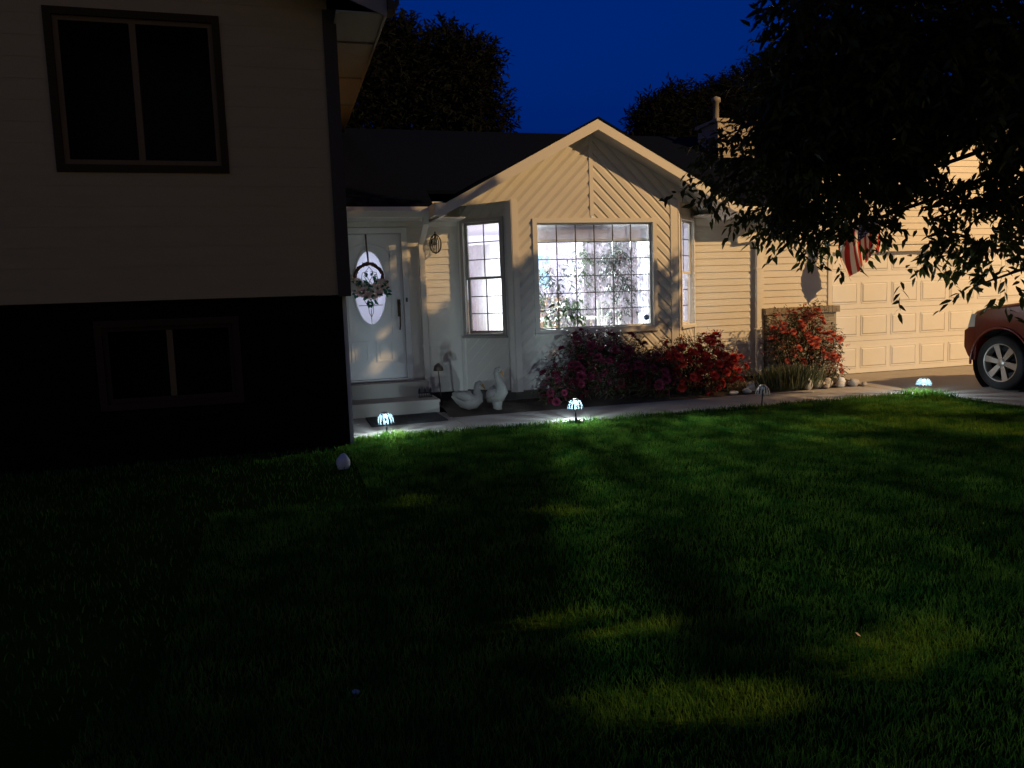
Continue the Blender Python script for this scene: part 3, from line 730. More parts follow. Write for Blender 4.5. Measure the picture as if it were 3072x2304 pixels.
def rosette(r, seed=0, mi=0):
    g = random.Random(seed); m = MB()
    for ringi, (n, rad, tilt, sz) in enumerate(((5, .3, .15, .6), (8, .7, .6, .6), (10, 1.0, 1.1, .6), (11, 1.1, 1.7, .6))):
        for k in range(n):
            a = 2 * math.pi * (k + .5 * ringi) / n + g.uniform(-.15, .15); ca, sa = math.cos(a), math.sin(a)
            o = Vector((ca, sa, 0)) * rad * r * .45; up = Vector((ca * math.sin(tilt), sa * math.sin(tilt), math.cos(tilt))); sd = Vector((-sa, ca, 0)); s = sz * r
            p = [o - sd * s * .25, o + sd * s * .25, o + sd * s * .5 + up * s * .6, o + sd * s * .2 + up * s + Vector((ca, sa, 0)) * s * .15, o - sd * s * .2 + up * s + Vector((ca, sa, 0)) * s * .15, o - sd * s * .5 + up * s * .6]
            m.add(p, [(0, 1, 2, 5), (5, 2, 3, 4)], True, mi)
    return m
def placed(mb, loc, nrm, name, m, parent):
    q = Vector(nrm).to_track_quat('Z', 'Y'); o = mb.build(name, m, None, fix=False)
    o.parent = parent; o.rotation_mode = 'QUATERNION'; o.rotation_quaternion = q; o.location = Vector(loc) - parent.location
    return o
for k, (x, z, r) in enumerate(((1.08, 1.83, .07), (1.13, 1.745, .07), (1.21, 1.70, .06), (1.26, 1.735, .065), (1.33, 1.76, .06), (1.36, 1.72, .06), (1.41, 1.80, .065), (1.45, 1.83, .055), (1.38, 1.85, .045), (1.20, 1.80, .05), (1.06, 1.75, .04), (1.31, 1.67, .045))):
    placed(rosette(r * 1.25, k), (x, YW - .05, z), (random.uniform(-.4, .4), -1, random.uniform(-.2, .5)), 'flower', petal_m if k % 3 else cream_m, wr)
P_ = np.array([[random.uniform(1.03, 1.5), YW - .05 - random.random() * .03, random.uniform(1.66, 1.86)] for _ in range(60)] + [[1.28 + random.uniform(-.08, .08), YW - .06, 1.86 + random.uniform(-.06, .1)] for _ in range(14)] + [[1.27 + random.uniform(-.08, .08), YW - .06, 1.62 + random.uniform(-.08, .06)] for _ in range(16)])
D_ = unit(np.stack([P_[:, 0] - 1.25, rng.normal(size=len(P_)) * .2 - .2, P_[:, 2] - 1.80], 1) + rng.normal(size=P_.shape) * .12)
leaf_obj('foliage', leaf_geo(P_, D_, np.tile([0, -1.0, .2], (len(P_), 1)), rng.uniform(.05, .09, len(P_)), rng.uniform(.03, .045, len(P_))), leaf_mat('wreath_leaf', (.03, .15, .09), .4, .3, col2=(.05, .22, .13), scale=12), wr)

wln = thing('wall_lantern', 'dark oval wire lantern fixed to the siding right of the front door', 'wall lamp', (2.22, YW - .1, 2.4))
b = MB(); b.lathe([(.001, YW - .012), (.05, YW - .012), (.05, YW - .025), (.001, YW - .03)], (2.22, 0, 2.42), 14, axis='y'); b.tube([(2.22, YW - .02, 2.42), (2.22, YW - .1, 2.45), (2.22, YW - .13, 2.5), (2.22, YW - .13, 2.53)], .009, 6); b.build('bracket', M['black'], wln)
b = MB()
for k in range(8):
    a = 2 * math.pi * k / 8; pts = []
    for i in range(9):
        t = math.pi * i / 8; rr = .012 + .075 * math.sin(t); pts.append((2.22 + rr * math.cos(a), YW - .13 + rr * math.sin(a), 2.38 + .13 * math.cos(t)))
    b.tube(pts, .006, 5)
b.lathe([(.001, 2.56), (.012, 2.55), (.006, 2.53), (.03, 2.515), (.034, 2.50), (.001, 2.50)], (2.22, YW - .13, 0), 10); b.lathe([(.001, 2.235), (.02, 2.245), (.024, 2.26), (.001, 2.265)], (2.22, YW - .13, 0), 10)
b.build('cage', M['black'], wln)
b = MB(); b.lathe([(.028, 2.30), (.045, 2.36), (.045, 2.42), (.028, 2.47)], (2.22, YW - .13, 0), 12); b.build('lamp_glass', glass_mat('lantern_glass', (.9, .9, .85), .5, .05), wln, fix=False)

sl = thing('garden_stake', 'dull copper mushroom cap on a thin stake beside the steps', 'garden lamp', (2.12, 10.95, .05))  # mushroom-shaped copper cap on a thin stake
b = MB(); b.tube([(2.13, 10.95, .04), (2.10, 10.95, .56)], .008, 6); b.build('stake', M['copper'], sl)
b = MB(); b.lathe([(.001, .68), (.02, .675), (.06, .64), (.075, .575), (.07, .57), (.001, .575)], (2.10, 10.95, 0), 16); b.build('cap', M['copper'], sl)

# ------------------------------------------------------------------ solar lamps along the lawn edge
def solar(lit):
    t = thing('solar_lamp', '', 'garden lamp', (0, 0, 0), 'mushroom solar lamps along the lawn edge')
    b = MB(); b.tube([(0, 0, -.05), (0, 0, .165)], .011, 8); b.lathe([(.011, .165), (.018, .175), (.02, .19), (.001, .192)], seg=12); b.build('stake', M['black'], t)
    n = 28; b = MB(); r = MB()
    def dp(a, s): return (.096 * math.sin(s) * math.cos(a), .096 * math.sin(s) * math.sin(a), .185 + .125 * math.cos(s))
    for k in range(n):
        a0, a1 = 2 * math.pi * k / n, 2 * math.pi * (k + 1) / n
        tgt = r if k % 2 else b
        for i in range(7):
            s0, s1 = .42 + (1.62 - .42) * i / 7, .42 + (1.62 - .42) * (i + 1) / 7
            tgt.add([dp(a0, s0), dp(a1, s0), dp(a1, s1), dp(a0, s1)], [(0, 1, 2, 3)], True)
    b.build('dome', M['dome'], t, fix=False); r.build('dome_rib', M['domerib'] if lit else sheer_mat('clear_dome_rib', (.75, .72, .66), .45, 0, .4), t, fix=False)
    b = MB(); b.lathe([(.001, .308), (.03, .306), (.044, .297), (.04, .287), (.001, .287)], seg=16); b.build('solar_panel', M['chrome'], t)
    b = MB(); b.lathe([(.001, .286), (.018, .285), (.022, .265), (.016, .245), (.001, .243)], seg=10)
    b.build('lens', mat('led_lens' if lit else 'dull_lens', (.7, .75, .78), .4, 0, emit=(.82, .95, 1) if lit else None, es=2 if lit else 0), t)
    if lit: lamp('led_light', (0, 0, .232), SOLAR_W, (.74, .88, 1), .008, t)
    return t
s0 = solar(True)
for i, (x, y, lab, sc) in enumerate(((1.10, 9.03, 'lit mushroom solar lamp in the grass before the front steps', 1), (3.40, 8.94, 'lit mushroom solar lamp in the grass before the dark rose bush', 1), (8.58, 8.86, 'lit squat solar lamp in the grass corner nearest the red car', 1))):
    o = s0 if i == 0 else copy_tree(s0)
    o.location = (x, y, 0); o['label'] = lab; o.rotation_euler = (R((3, -2, 2)[i]), R((-4, 1, 3)[i]), i * .4)
    if i == 2: o.scale = (1.05, 1.05, .82)
o = solar(False); o.location = (6.04, 8.96, 0); o['label'] = 'unlit clear solar lamp in the grass before the white rocks'; o.rotation_euler = (0, R(4), 0)

# ------------------------------------------------------------------ stone geese
def goose(kind):
    t = thing('goose_statue', '', 'statue', (0, 0, 0), 'white goose statues beside the path')
    b = MB()
    if kind == 'sit':
        pts = [(-.215, 0, .20), (-.19, 0, .195), (-.13, 0, .175), (-.06, 0, .15), (.02, 0, .135), (.09, 0, .14), (.135, 0, .17), (.145, 0, .215), (.138, 0, .27), (.135, 0, .315), (.15, 0, .352), (.178, 0, .362), (.205, 0, .348)]
        rs = [.008, .03, .075, .115, .135, .125, .10, .068, .046, .040, .044, .045, .030]
        bk = [(.195, 0, .352), (.225, 0, .33), (.25, 0, .285)]; ey = (.185, .355)
    else:
        pts = [(-.16, 0, .10), (-.14, 0, .12), (-.10, 0, .165), (-.045, 0, .20), (.02, 0, .225), (.06, 0, .265), (.055, 0, .325), (.03, 0, .39), (.005, 0, .45), (-.005, 0, .505), (.015, 0, .545), (.045, 0, .55), (.07, 0, .53)]
        rs = [.012, .04, .095, .125, .13, .105, .068, .047, .038, .036, .043, .044, .028]
        bk = [(.06, 0, .535), (.09, 0, .505), (.11, 0, .455)]; ey = (.055, .548)
    b.tube(pts, rs, 16)
    # flatten the underside so that it sits on the soil
    b.v = [(x, y * .86, max(z, .0)) for x, y, z in b.v]
    body = b.build('body', M['goose'], t)
    b = MB(); b.tube(bk, [.024, .018, .007], 8, flat=.8); b.build('beak', M['beak'], t)
    for s in (-1, 1):
        b = MB(); q = [(-.20, s * .03, .235), (-.12, s * .075, .225), (-.02, s * .105, .195), (.07, s * .10, .165)] if kind == 'sit' else [(-.15, s * .04, .15), (-.10, s * .085, .21), (-.03, s * .108, .25), (.03, s * .10, .27)]
        b.tube(q, [.012, .05, .065, .03], 10, flat=.55); b.build('wing', M['goose'], t)
        b = MB(); b.ball((ey[0], s * .036, ey[1]), .007, 6, 4); b.build('eye', M['black'], t)
    if kind == 'stand':
        b = MB(); b.lathe([(.001, .0), (.062, .0), (.06, .04), (.075, .11), (.001, .14)], (0, 0, 0), 14); b.build('base', M['goose'], t)
    return t
g1 = goose('sit'); g1.location = (2.38, 10.42, .05); g1['label'] = 'white goose statue sitting low beside the concrete steps'; g1.rotation_euler = (0, 0, R(-12))
g2 = goose('stand'); g2.location = (2.79, 10.36, .04); g2['label'] = 'tall white goose statue standing with raised neck before the bay'; g2.rotation_euler = (0, 0, R(-40))

# ------------------------------------------------------------------ stones
def stone(name, x, y, z, r, sq, m, label, group=None, seed=0, cat='rock'):
    bm = bmesh.new(); bmesh.ops.create_icosphere(bm, subdivisions=3, radius=r)
    for v in bm.verts:
        k = 1 + .22 * mnoise.noise(v.co / r * 1.1 + Vector((seed * 3.1, 0, 0))) + .06 * mnoise.noise(v.co / r * 3 + Vector((seed, 5, 0)))
        v.co = Vector((v.co.x * sq[0], v.co.y * sq[1], v.co.z * sq[2])) * k
    me = bpy.data.meshes.new(name); bm.to_mesh(me); bm.free(); me.polygons.foreach_set('use_smooth', [True] * len(me.polygons)); me.materials.append(m)
    o = bpy.data.objects.new(name, me); COL.objects.link(o); o.location = (x, y, z); o.rotation_euler = (0, 0, seed * 1.3)
    return tag(o, label, cat, group)
GR_ = 'river rocks edging the bed near the driveway'
for i, (x, y, r, sq, lab) in enumerate((
        (7.62, 10.12, .10, (.75, .75, 1.15), 'upright egg-shaped rock, first of the row by the grassy shrub'),
        (7.86, 10.16, .085, (1.1, .9, .8), 'dark rounded rock just right of the upright rock'),
        (7.93, 10.07, .06, (1.2, .8, .7), 'small pale rock lying in front of the dark rounded rock'),
        (8.06, 10.22, .09, (.9, .9, .9), 'round buff rock in the middle of the rock row'),
        (8.20, 10.10, .07, (1.1, .8, .8), 'brown flat rock leaning before the round buff rock'),
        (8.34, 10.25, .075, (.9, .9, 1.0), 'brightest cream rock standing in the rock row'),
        (8.45, 10.10, .085, (1.0, .85, .8), 'grey-brown oval rock second from the driveway'),
        (8.58, 10.03, .06, (1.3, .7, .6), 'long low rock at the driveway end of the row'))):
    stone('river_rock', x, y, .03 + r * sq[2] * .7, r, sq, M['rock'] if i != 5 else M['rockw'], lab, GR_, i + 1)
for i, (x, y, r, sq, lab) in enumerate(((6.80, 10.33, .10, (1, .9, .9), 'large white rock at the right end of the red rose hedge'), (6.62, 10.20, .06, (1.2, .9, .6), 'small white rock touching the large white rock'), (6.36, 10.14, .055, (1.5, .9, .5), 'flat white rock alone under the red rose hedge'))):
    stone('white_rock', x, y, .04 + r * sq[2] * .6, r, sq, M['rockw'], lab, 'white rocks by the rose hedge', 20 + i)
stone('white_rock', .48, 7.5, .05, .085, (.75, .75, 1.1), M['rockw'], 'lone white stone at the corner of the dark two-storey house', None, 41)
stone('lawn_pebble', .19, 3.01, .03, .012, (1.5, 1, .8), M['rockw'], 'tiny pale pebble in the dark foreground grass', None, 55, 'pebble')

# ------------------------------------------------------------------ roses and shrubs
rl = leaf_mat('rose_leaf', (.035, .05, .02), .4, .2, col2=(.07, .07, .03))
def rose_bush(label, blobs, nflower, m, base, seed, fr=.055, pm=1.1):
    t = thing('rose_bush', label, 'rose bush', base, 'rose bushes in the front bed')
    leaf_obj('foliage', sprays([(x, y, z, r, n * 1.8) for x, y, z, r, n in blobs], .05, 7, .2, seed, .13), rl, t)
    tag(leaf_obj('small_blossoms', sprays([(x, y - .02, z + .02, r * 1.02, n * pm) for x, y, z, r, n in blobs], .042, 7, -.1, seed + 5, .07), m, t), kind='stuff')
    s = MB(); g = random.Random(seed)
    for x, y, z, r, n in blobs:
        for k in range(5):
            s.tube([(base[0] + (x - base[0]) * .6 + g.uniform(-.15, .15), y + g.uniform(-.1, .1), .03), (x + g.uniform(-r, r) * .5, y + g.uniform(-r, r) * .4, z * .6), (x + g.uniform(-r, r), y + g.uniform(-r, r) * .6, z + r * g.uniform(0, .9))], [.009, .006, .003], 5)
    s.build('stems', M['bark'], t)
    protos = []
    W = sum(r * r for _, _, _, r, _ in blobs)
    k = 0
    for x, y, z, r, n in blobs:
        for _ in range(max(1, round(nflower * r * r / W))):
            d = Vector((g.gauss(0, 1), g.gauss(-.9, .9), g.gauss(.5, .8))).normalized()
            p = Vector((x, y, z)) + d * r * g.uniform(.75, 1.15)
            if p.z < .07: p.z = .09
            if len(protos) < 5:
                o = placed(rosette(fr, seed + k), p, d + Vector((0, 0, .6)), 'flower', m, t); protos.append(o)
            else:
                o = protos[k % 5].copy(); COL.objects.link(o); o.parent = t; o.rotation_quaternion = (d + Vector((0, 0, .6))).to_track_quat('Z', 'Y'); o.location = p - t.location; o.scale = [g.uniform(.6, 1.3)] * 3
            k += 1
    return t
redA = mat('crimson_petals', (.15, .012, .04), .7, .35, 20); redB = mat('scarlet_petals', (.42, .025, .018), .7, .35, 20); pinkC = mat('coral_petals', (.48, .10, .06), .7, .4, 14)
rose_bush('big dark crimson rose bush under the large front window', [(4.0, 10.5, .48, .36, 130), (4.5, 10.5, .5, .40, 150), (3.75, 10.45, .3, .30, 90), (4.95, 10.5, .48, .36, 120), (4.1, 10.55, .86, .22, 50), (4.5, 10.58, .84, .2, 40), (4.85, 10.55, .78, .22, 44), (5.25, 10.45, .36, .3, 80)], 92, redA, (4.4, 10.5, .03), 11)
rose_bush('brightly lit red rose hedge between the bay corner and the siding wall', [(5.75, 10.5, .42, .32, 110), (6.15, 10.48, .45, .33, 110), (6.5, 10.45, .35, .26, 80), (5.5, 10.5, .58, .28, 70), (6.0, 10.4, .25, .27, 70), (6.2, 10.52, .74, .2, 40), (5.85, 10.52, .7, .2, 40)], 96, redB, (6.0, 10.48, .03), 23)
rose_bush('tall coral rose bush against the brick wainscot', [(7.75, 10.85, .95, .28, 90), (8.15, 10.85, .92, .32, 100), (8.4, 10.8, .62, .33, 100), (7.7, 10.85, .62, .28, 70), (8.1, 10.8, .55, .34, 110), (8.55, 10.75, .3, .2, 40), (8.3, 10.9, 1.15, .16, 24), (7.6, 10.9, .85, .16, 24)], 80, pinkC, (8.1, 10.85, .03), 31, .048, .6)
lv = thing('lavender_shrub', 'low grey-green grassy shrub in front of the tall rose bush', 'shrub', (7.35, 10.22, .03))
n = 1500
P_ = np.stack([7.35 + rng.normal(size=n) * .2, 10.22 + rng.normal(size=n) * .09, np.full(n, .04)], 1)
D_ = unit(np.stack([(P_[:, 0] - 7.35) * .8 + rng.normal(size=n) * .12, rng.normal(size=n) * .2 - .1, np.ones(n)], 1))
leaf_obj('foliage', leaf_geo(P_, D_, unit(rng.normal(size=(n, 3))), rng.uniform(.2, .42, n), rng.uniform(.012, .022, n)), leaf_mat('lavender_leaf', (.09, .10, .05), .35, .2), lv)

# ------------------------------------------------------------------ flag
fl_t = thing('flag', 'striped red and white flag drooping from a pole at the garage corner', 'flag', (8.8, 11.4, 2.1))
b = MB(); b.tube([(8.80, 11.40, 2.14), (9.0, 11.05, 2.40), (9.32, 10.52, 2.80)], .013, 8); b.build('pole', M['white'], fl_t)
b = MB(); b.box(8.75, 8.85, 11.44, 11.50, 2.04, 2.22); b.tube([(8.78, 11.45, 2.11), (8.84, 11.33, 2.20)], .024, 8); b.build('bracket', M['white'], fl_t)
b = MB(); b.ball((9.33, 10.50, 2.815), .028); b.build('finial', M['chrome'], fl_t)
NU, NV = 40, 52     # cloth gathered under its own weight towards one hanging corner
fv = []; uv = []
A_, B_, T1, T0 = Vector((9.31, 10.54, 2.79)), Vector((8.97, 11.10, 2.37)), Vector((9.06, 11.0, 1.64)), Vector((9.42, 10.76, 2.12))
for j in range(NV + 1):
    v = j / NV
    for i in range(NU + 1):
        u = i / NU
        p = A_.lerp(B_, v).lerp(T0.lerp(T1, v), u)
        side = Vector((-.10, -.04, 0)) * math.sin(math.pi * u) * v
        p += side + Vector((.045 * math.sin(v * 17 + u * 2.5), .05 * math.cos(v * 14 + u * 2), 0)) * min(1, u * 2.5)
        fv.append(tuple(p)); uv.append((u, v))
me = bpy.data.meshes.new('cloth'); fs = []; mi = []
for j in range(NV):
    for i in range(NU):
        a = j * (NU + 1) + i; fs.append((a, a + 1, a + NU + 2, a + NU + 1)); s = int(13 * (j + .5) / NV)
        mi.append(2 if (i < NU * .4 and s < 7) else (0 if s % 2 == 0 else 1))
me.from_pydata([tuple(Vector(p) - fl_t.location) for p in fv], [], fs); me.polygons.foreach_set('material_index', mi); me.polygons.foreach_set('use_smooth', [True] * len(fs))
def cloth(name, c): return leaf_mat(name, c, .06, .25, .8)
for m_ in (cloth('flag_red', (.42, .035, .03)), cloth('flag_white', (.72, .68, .62)), cloth('flag_blue', (.025, .035, .12))): me.materials.append(m_)
co = bpy.data.objects.new('cloth', me); COL.objects.link(co); co.parent = fl_t
sb = MB()
for rr in range(9):
    for cc in range(6 - rr % 2):
        uu = (.4 * (cc + (.5 if rr % 2 == 0 else 1.0)) / 6); vv = 7 / 13 * (rr + .5) / 9.0
        i, j = int(uu * NU), int(vv * NV); p = Vector(fv[j * (NU + 1) + i]); ea = Vector(fv[j * (NU + 1) + i + 1]) - p; eb = Vector(fv[(j + 1) * (NU + 1) + i]) - p
        ea.normalize(); eb = (eb - ea * eb.dot(ea)).normalized(); nn = ea.cross(eb)
        for sd in (-.003, .003):
            sb.add([p + nn * sd + (ea * math.cos(2 * math.pi * k / 10) + eb * math.sin(2 * math.pi * k / 10)) * (.016 if k % 2 == 0 else .007) for k in range(10)], [list(range(10))])
sb.build('star', cloth('star_white', (.72, .7, .66)), co, fix=False)

# ------------------------------------------------------------------ the red car
car = thing('red_car', 'dark red tall car parked nose-in before the garage door', 'car', (10.75, 7.0, 0))
CX0, CX1 = 9.85, 11.68
def cy(y): return y
prof = [(9.36, .40), (9.44, .47), (9.50, .60), (9.50, .85), (9.42, .88), (9.38, 1.02), (9.30, 1.13), (9.10, 1.19), (8.6, 1.25), (8.05, 1.29)]
# outline in order: front, hood, rear deck, rear arch, sill, front arch
outline = [(9.33, .40)] + prof + [(7.9, 1.30), (5.0, 1.33), (4.72, 1.25), (4.68, .9), (4.70, .5), (4.9, .40), (5.08, .40)] + [(5.6 - .49 * math.cos(R(t)), .39 + .50 * math.sin(R(t))) for t in range(0, 181, 15)] + [(6.10, .36), (8.29, .36)] + [(8.79 - .49 * math.cos(R(t)), .39 + .50 * math.sin(R(t))) for t in range(0, 181, 15)]
bm = bmesh.new()
def taper(y): return .0 if y < 9.0 else .08 * ((y - 9.0) / .5) ** 1.6
secs = [(0, 1, 1), (.12, .0, 0), (.5, 0, 0), (.88, 0, 0), (1, 1, 1)]
rings = []
for xx, ins in ((CX0, .05), (CX0 + .05, .0), (CX0 + .4, 0), ((CX0 + CX1) / 2, -.03), (CX1 - .4, 0), (CX1 - .05, .0), (CX1, .05)):
    vs = []
    for (y, z) in outline:
        side = -1 if xx < (CX0 + CX1) / 2 else 1
        edge = abs(xx - (CX0 + CX1) / 2) > .8
        yy = y; zz = z
        if y > 8.9: yy = y - (taper(y) if abs(xx - (CX0 + CX1) / 2) > .85 else (taper(y) * .35 if abs(xx - (CX0 + CX1) / 2) > .45 else 0))
        if z > 1.05: zz = z - ins * .8
        x2 = xx
        if z > .95: x2 = xx - side * (.03 if edge else 0) * (z - .95) / .3
        if z < .55: x2 = xx - side * (.03 if edge else 0)
        vs.append(bm.verts.new((x2, yy, zz)))
    rings.append(vs)
k = len(outline)
for a, b in zip(rings, rings[1:]):
    for i in range(k): bm.faces.new((a[i], a[(i + 1) % k], b[(i + 1) % k], b[i]))
bm.faces.new(rings[0]); bm.faces.new(rings[-1][::-1])
bmesh.ops.recalc_face_normals(bm, faces=bm.faces)
for v in bm.verts: v.co -= car.location
me = bpy.data.meshes.new('body'); bm.to_mesh(me); bm.free(); me.materials.append(M['carred'])
body = bpy.data.objects.new('body', me); COL.objects.link(body); body.parent = car
bv = body.modifiers.new('soft', 'BEVEL'); bv.width = .02; bv.segments = 3; bv.limit_method = 'ANGLE'; bv.angle_limit = R(30)
for p in me.polygons: p.use_smooth = True
# cabin
cb_ = MB(); gp = [(8.0, 1.29), (7.42, 1.76), (7.1, 1.82), (5.4, 1.83), (5.08, 1.78), (4.78, 1.32)]
cb_.prism([(y, z) for y, z in gp], lambda u, v, n: Vector((CX0 + .07 + n + (.14 * (v - 1.29) / .5 if n < .8 else -.14 * (v - 1.29) / .5), u, v)), 0, 1.69)
cb_.build('cabin', M['carred'], car)
wg = MB()
for n_, sg in ((-.004, 1), (1.694, -1)):
    for poly in ([(7.72, 1.34), (7.36, 1.70), (6.75, 1.74), (6.75, 1.34)], [(6.68, 1.34), (6.68, 1.74), (5.85, 1.75), (5.85, 1.34)], [(5.78, 1.34), (5.78, 1.74), (5.3, 1.74), (5.0, 1.4)]):
        wg.prism(poly, lambda u, v, n: Vector((CX0 + .07 + n_ + n + sg * .14 * (v - 1.29) / .5, u, v)), 0, .006 * sg)
wg.add([(CX0 + .2, 7.985, 1.315), (CX1 - .2, 7.985, 1.315), (CX1 - .3, 7.46, 1.742), (CX0 + .3, 7.46, 1.742)], [(0, 1, 2, 3)])
wg.build('car_window', mat('car_glass', (.01, .01, .012), .05, 0, spec=.8), car)
hl = MB()
for s, xa in ((1, CX0), (-1, CX1)):
    hl.hexa([(xa - s * .012, 9.34, .895), (xa + s * .30, 9.455, .885), (xa + s * .30, 9.35, .885), (xa + s * .03, 9.16, .91), (xa + s * .0, 9.29, 1.09), (xa + s * .30, 9.37, 1.075), (xa + s * .30, 9.27, 1.075), (xa + s * .04, 9.10, 1.10)])
    hl.build('headlight', mat('headlight_lens', (.62, .58, .5), .15, .05, spec=.8), car); hl = MB()
gr2 = MB(); gr2.box(CX0 + .45, CX1 - .45, 9.47, 9.505, .86, 1.05)
for q in range(3): gr2.box(CX0 + .47, CX1 - .47, 9.505, 9.515, .88 + q * .06, .90 + q * .06)
gr2.build('grille', M['plastic'], car)
for yc in (8.79, 5.6):
    for xx, sg in ((CX0, -1), (CX1, 1)):
        fdl = MB(); fdl.tube([(xx + sg * .004, yc + .495 * math.cos(R(t)), .39 + .505 * math.sin(R(t))) for t in range(-5, 186, 10)], .018, 6); fdl.build('wheel_arch', M['carred'], car)
for yc in (8.79, 5.6):
    for xx in (CX0 + .03, CX1 - .27):
        lin = MB(); lin.lathe([(.488, xx), (.488, xx + .26)], (0, yc, .39), 24, axis='x'); e = xx + .255 if xx < 10.5 else xx + .01
        lin.lathe([(.001, e), (.488, e)], (0, yc, .39), 24, axis='x'); lin.build('wheel_well', M['plastic'], car)
mr = MB(); mr.ball((CX0 - .09, 7.95, 1.38), .1, 12, 8, (1, .55, .8)); mr.tube([(CX0 + .06, 7.93, 1.32), (CX0 - .06, 7.95, 1.35)], .025, 6); mr.build('side_mirror', M['carred'], car)
mr = MB(); mr.ball((CX1 + .09, 7.95, 1.38), .1, 12, 8, (1, .55, .8)); mr.tube([(CX1 - .06, 7.93, 1.32), (CX1 + .06, 7.95, 1.35)], .025, 6); mr.build('side_mirror', M['carred'], car)
def wheel(y, xo, s):
    """s=-1: outer face towards -X"""
    t = MB(); w_ = .24
    t.lathe([(.275, 0), (.30, -.012), (.36, -.012), (.39, .01), (.395, .05), (.395, w_ - .05), (.39, w_ - .01), (.36, w_), (.275, w_)], (0, 0, 0), 40, axis='x')
    tv = MB(); tv.v = [(xo - s * x, y + yy, .395 + zz) for x, yy, zz in t.v]; tv.f = t.f; tv.sm = t.sm; tv.mi = t.mi
    wh = tv.build('wheel', M['tyre'], car)
    r_ = MB(); r_.lathe([(.277, 0.0), (.262, .0), (.255, .03), (.25, .12)], (0, 0, 0), 40, axis='x')
    r_.lathe([(.001, .02), (.055, .02), (.065, .035), (.065, .08)], (0, 0, 0), 20, axis='x')
    for k in range(6):
        a = R(60 * k + 12); ca, sa = math.cos(a), math.sin(a)
        def pt(rad, tt, d): return (d, rad * ca - tt * sa, rad * sa + tt * ca)
        r_.hexa([pt(.05, -.030, .028), pt(.05, .030, .028), pt(.05, .035, .075), pt(.05, -.035, .075), pt(.262, -.048, .012), pt(.262, .048, .012), pt(.262, .045, .05), pt(.262, -.045, .05)])
    rv = MB(); rv.v = [(xo - s * x, y + yy, .395 + zz) for x, yy, zz in r_.v]; rv.f = r_.f; rv.sm = r_.sm; rv.mi = r_.mi
    rv.build('rim', M['rim'], wh)
    h = MB(); h.lathe([(.001, .125), (.16, .125), (.16, .14)], (0, 0, 0), 20, axis='x'); hv = MB(); hv.v = [(xo - s * x, y + yy, .395 + zz) for x, yy, zz in h.v]; hv.f = h.f; hv.sm = h.sm; hv.mi = h.mi
    hv.build('brake_disc', M['black'], wh)
for y in (8.79, 5.6): wheel(y, CX0 + .005, -1); wheel(y, CX1 - .005, 1)

# ------------------------------------------------------------------ the two-storey house at the left
T = thing('two_storey_house', 'dark tan two-storey house with brick base filling the left side', 'house', (-3, 8.7, 0))
YF, YL = 8.70, 8.80
ff = frame((0, YF, 0), (1, 0, 0), (0, -1, 0)); fL = frame((0, YL, 0), (1, 0, 0), (0, -1, 0))
wx0, wx1, wz0, wz1 = -1.92, -.48, 3.0, 4.40
b = MB()
for q in (rect(-8, wx0, 1.66, 6.3), rect(wx1, .66, 1.66, 5.2), rect(wx0, wx1, 1.66, wz0), rect(wx0, wx1, wz1, 6.3)):
    laps(b, q, ff, (0, -1), .20, .0025)
b.add([(.72, YF, 1.66), (.72, 17, 1.66), (.72, 17, 4.6), (.72, YF, 4.6)], [(0, 1, 2, 3)])
b.add([(-8, YF + .01, 1.655), (.72, YF + .01, 1.655), (.72, YL + .1, 1.655), (-8, YL + .1, 1.655)], [(0, 1, 2, 3)])
b.build('wall', M['tan'], T)
b = MB(); b.fbox(ff, .61, .735, 1.64, 4.6, .001, .03); b.box(.722, .745, YF - .029, YF + .09, 1.64, 4.6); b.build('corner_board', M['tantrim'], T)
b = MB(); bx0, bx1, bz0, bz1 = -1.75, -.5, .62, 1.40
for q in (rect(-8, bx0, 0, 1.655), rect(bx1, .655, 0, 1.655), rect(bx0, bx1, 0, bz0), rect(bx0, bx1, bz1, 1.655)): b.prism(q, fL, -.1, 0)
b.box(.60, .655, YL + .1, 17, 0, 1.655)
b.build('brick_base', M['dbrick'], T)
b = MB(); b.box(.657, .70, YL + .02, YL + .10, 0, 1.65); b.build('corner_post', M['trim'], T)
def dark_window(fr_, u0, u1, v0, v1, mull, name, sm):
    m = MB()
    for a, bq, c, d in ((u0 - .07, u0, v0 - .07, v1 + .07), (u1, u1 + .07, v0 - .07, v1 + .07), (u0, u1, v1, v1 + .07), (u0, u1, v0 - .07, v0)): m.fbox(fr_, a, bq, c, d, -.05, .025)
    root = m.build(name, M['browntrim'], T)
    m = MB()
    for a, bq, c, d in ((u0, u0 + .05, v0, v1), (u1 - .045, u1, v0, v1), (u0 + .05, u1 - .045, v1 - .045, v1), (u0 + .05, u1 - .045, v0, v0 + .05)): m.fbox(fr_, a, bq, c, d, -.04, -.005)
    m.build('sash', sm, root)
    m = MB(); m.fbox(fr_, mull - .03, mull + .03, v0 + .05, v1 - .045, -.04, -.005); m.build('mullion', M['almond'], root)
    m = MB(); m.add([fr_(u0 + .04, v0 + .04, -.022), fr_(u1 - .04, v0 + .04, -.022), fr_(u1 - .04, v1 - .04, -.022), fr_(u0 + .04, v1 - .04, -.022)], [(0, 1, 2, 3)]); m.build('pane', M['darkglass'], root, fix=False)
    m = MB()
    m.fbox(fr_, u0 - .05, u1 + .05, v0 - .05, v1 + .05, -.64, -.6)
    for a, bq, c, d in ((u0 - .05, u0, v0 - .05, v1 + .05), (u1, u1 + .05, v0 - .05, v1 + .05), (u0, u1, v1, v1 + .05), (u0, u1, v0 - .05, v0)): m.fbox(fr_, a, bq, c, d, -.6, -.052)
    m.build('dark_room', M['black'], root)
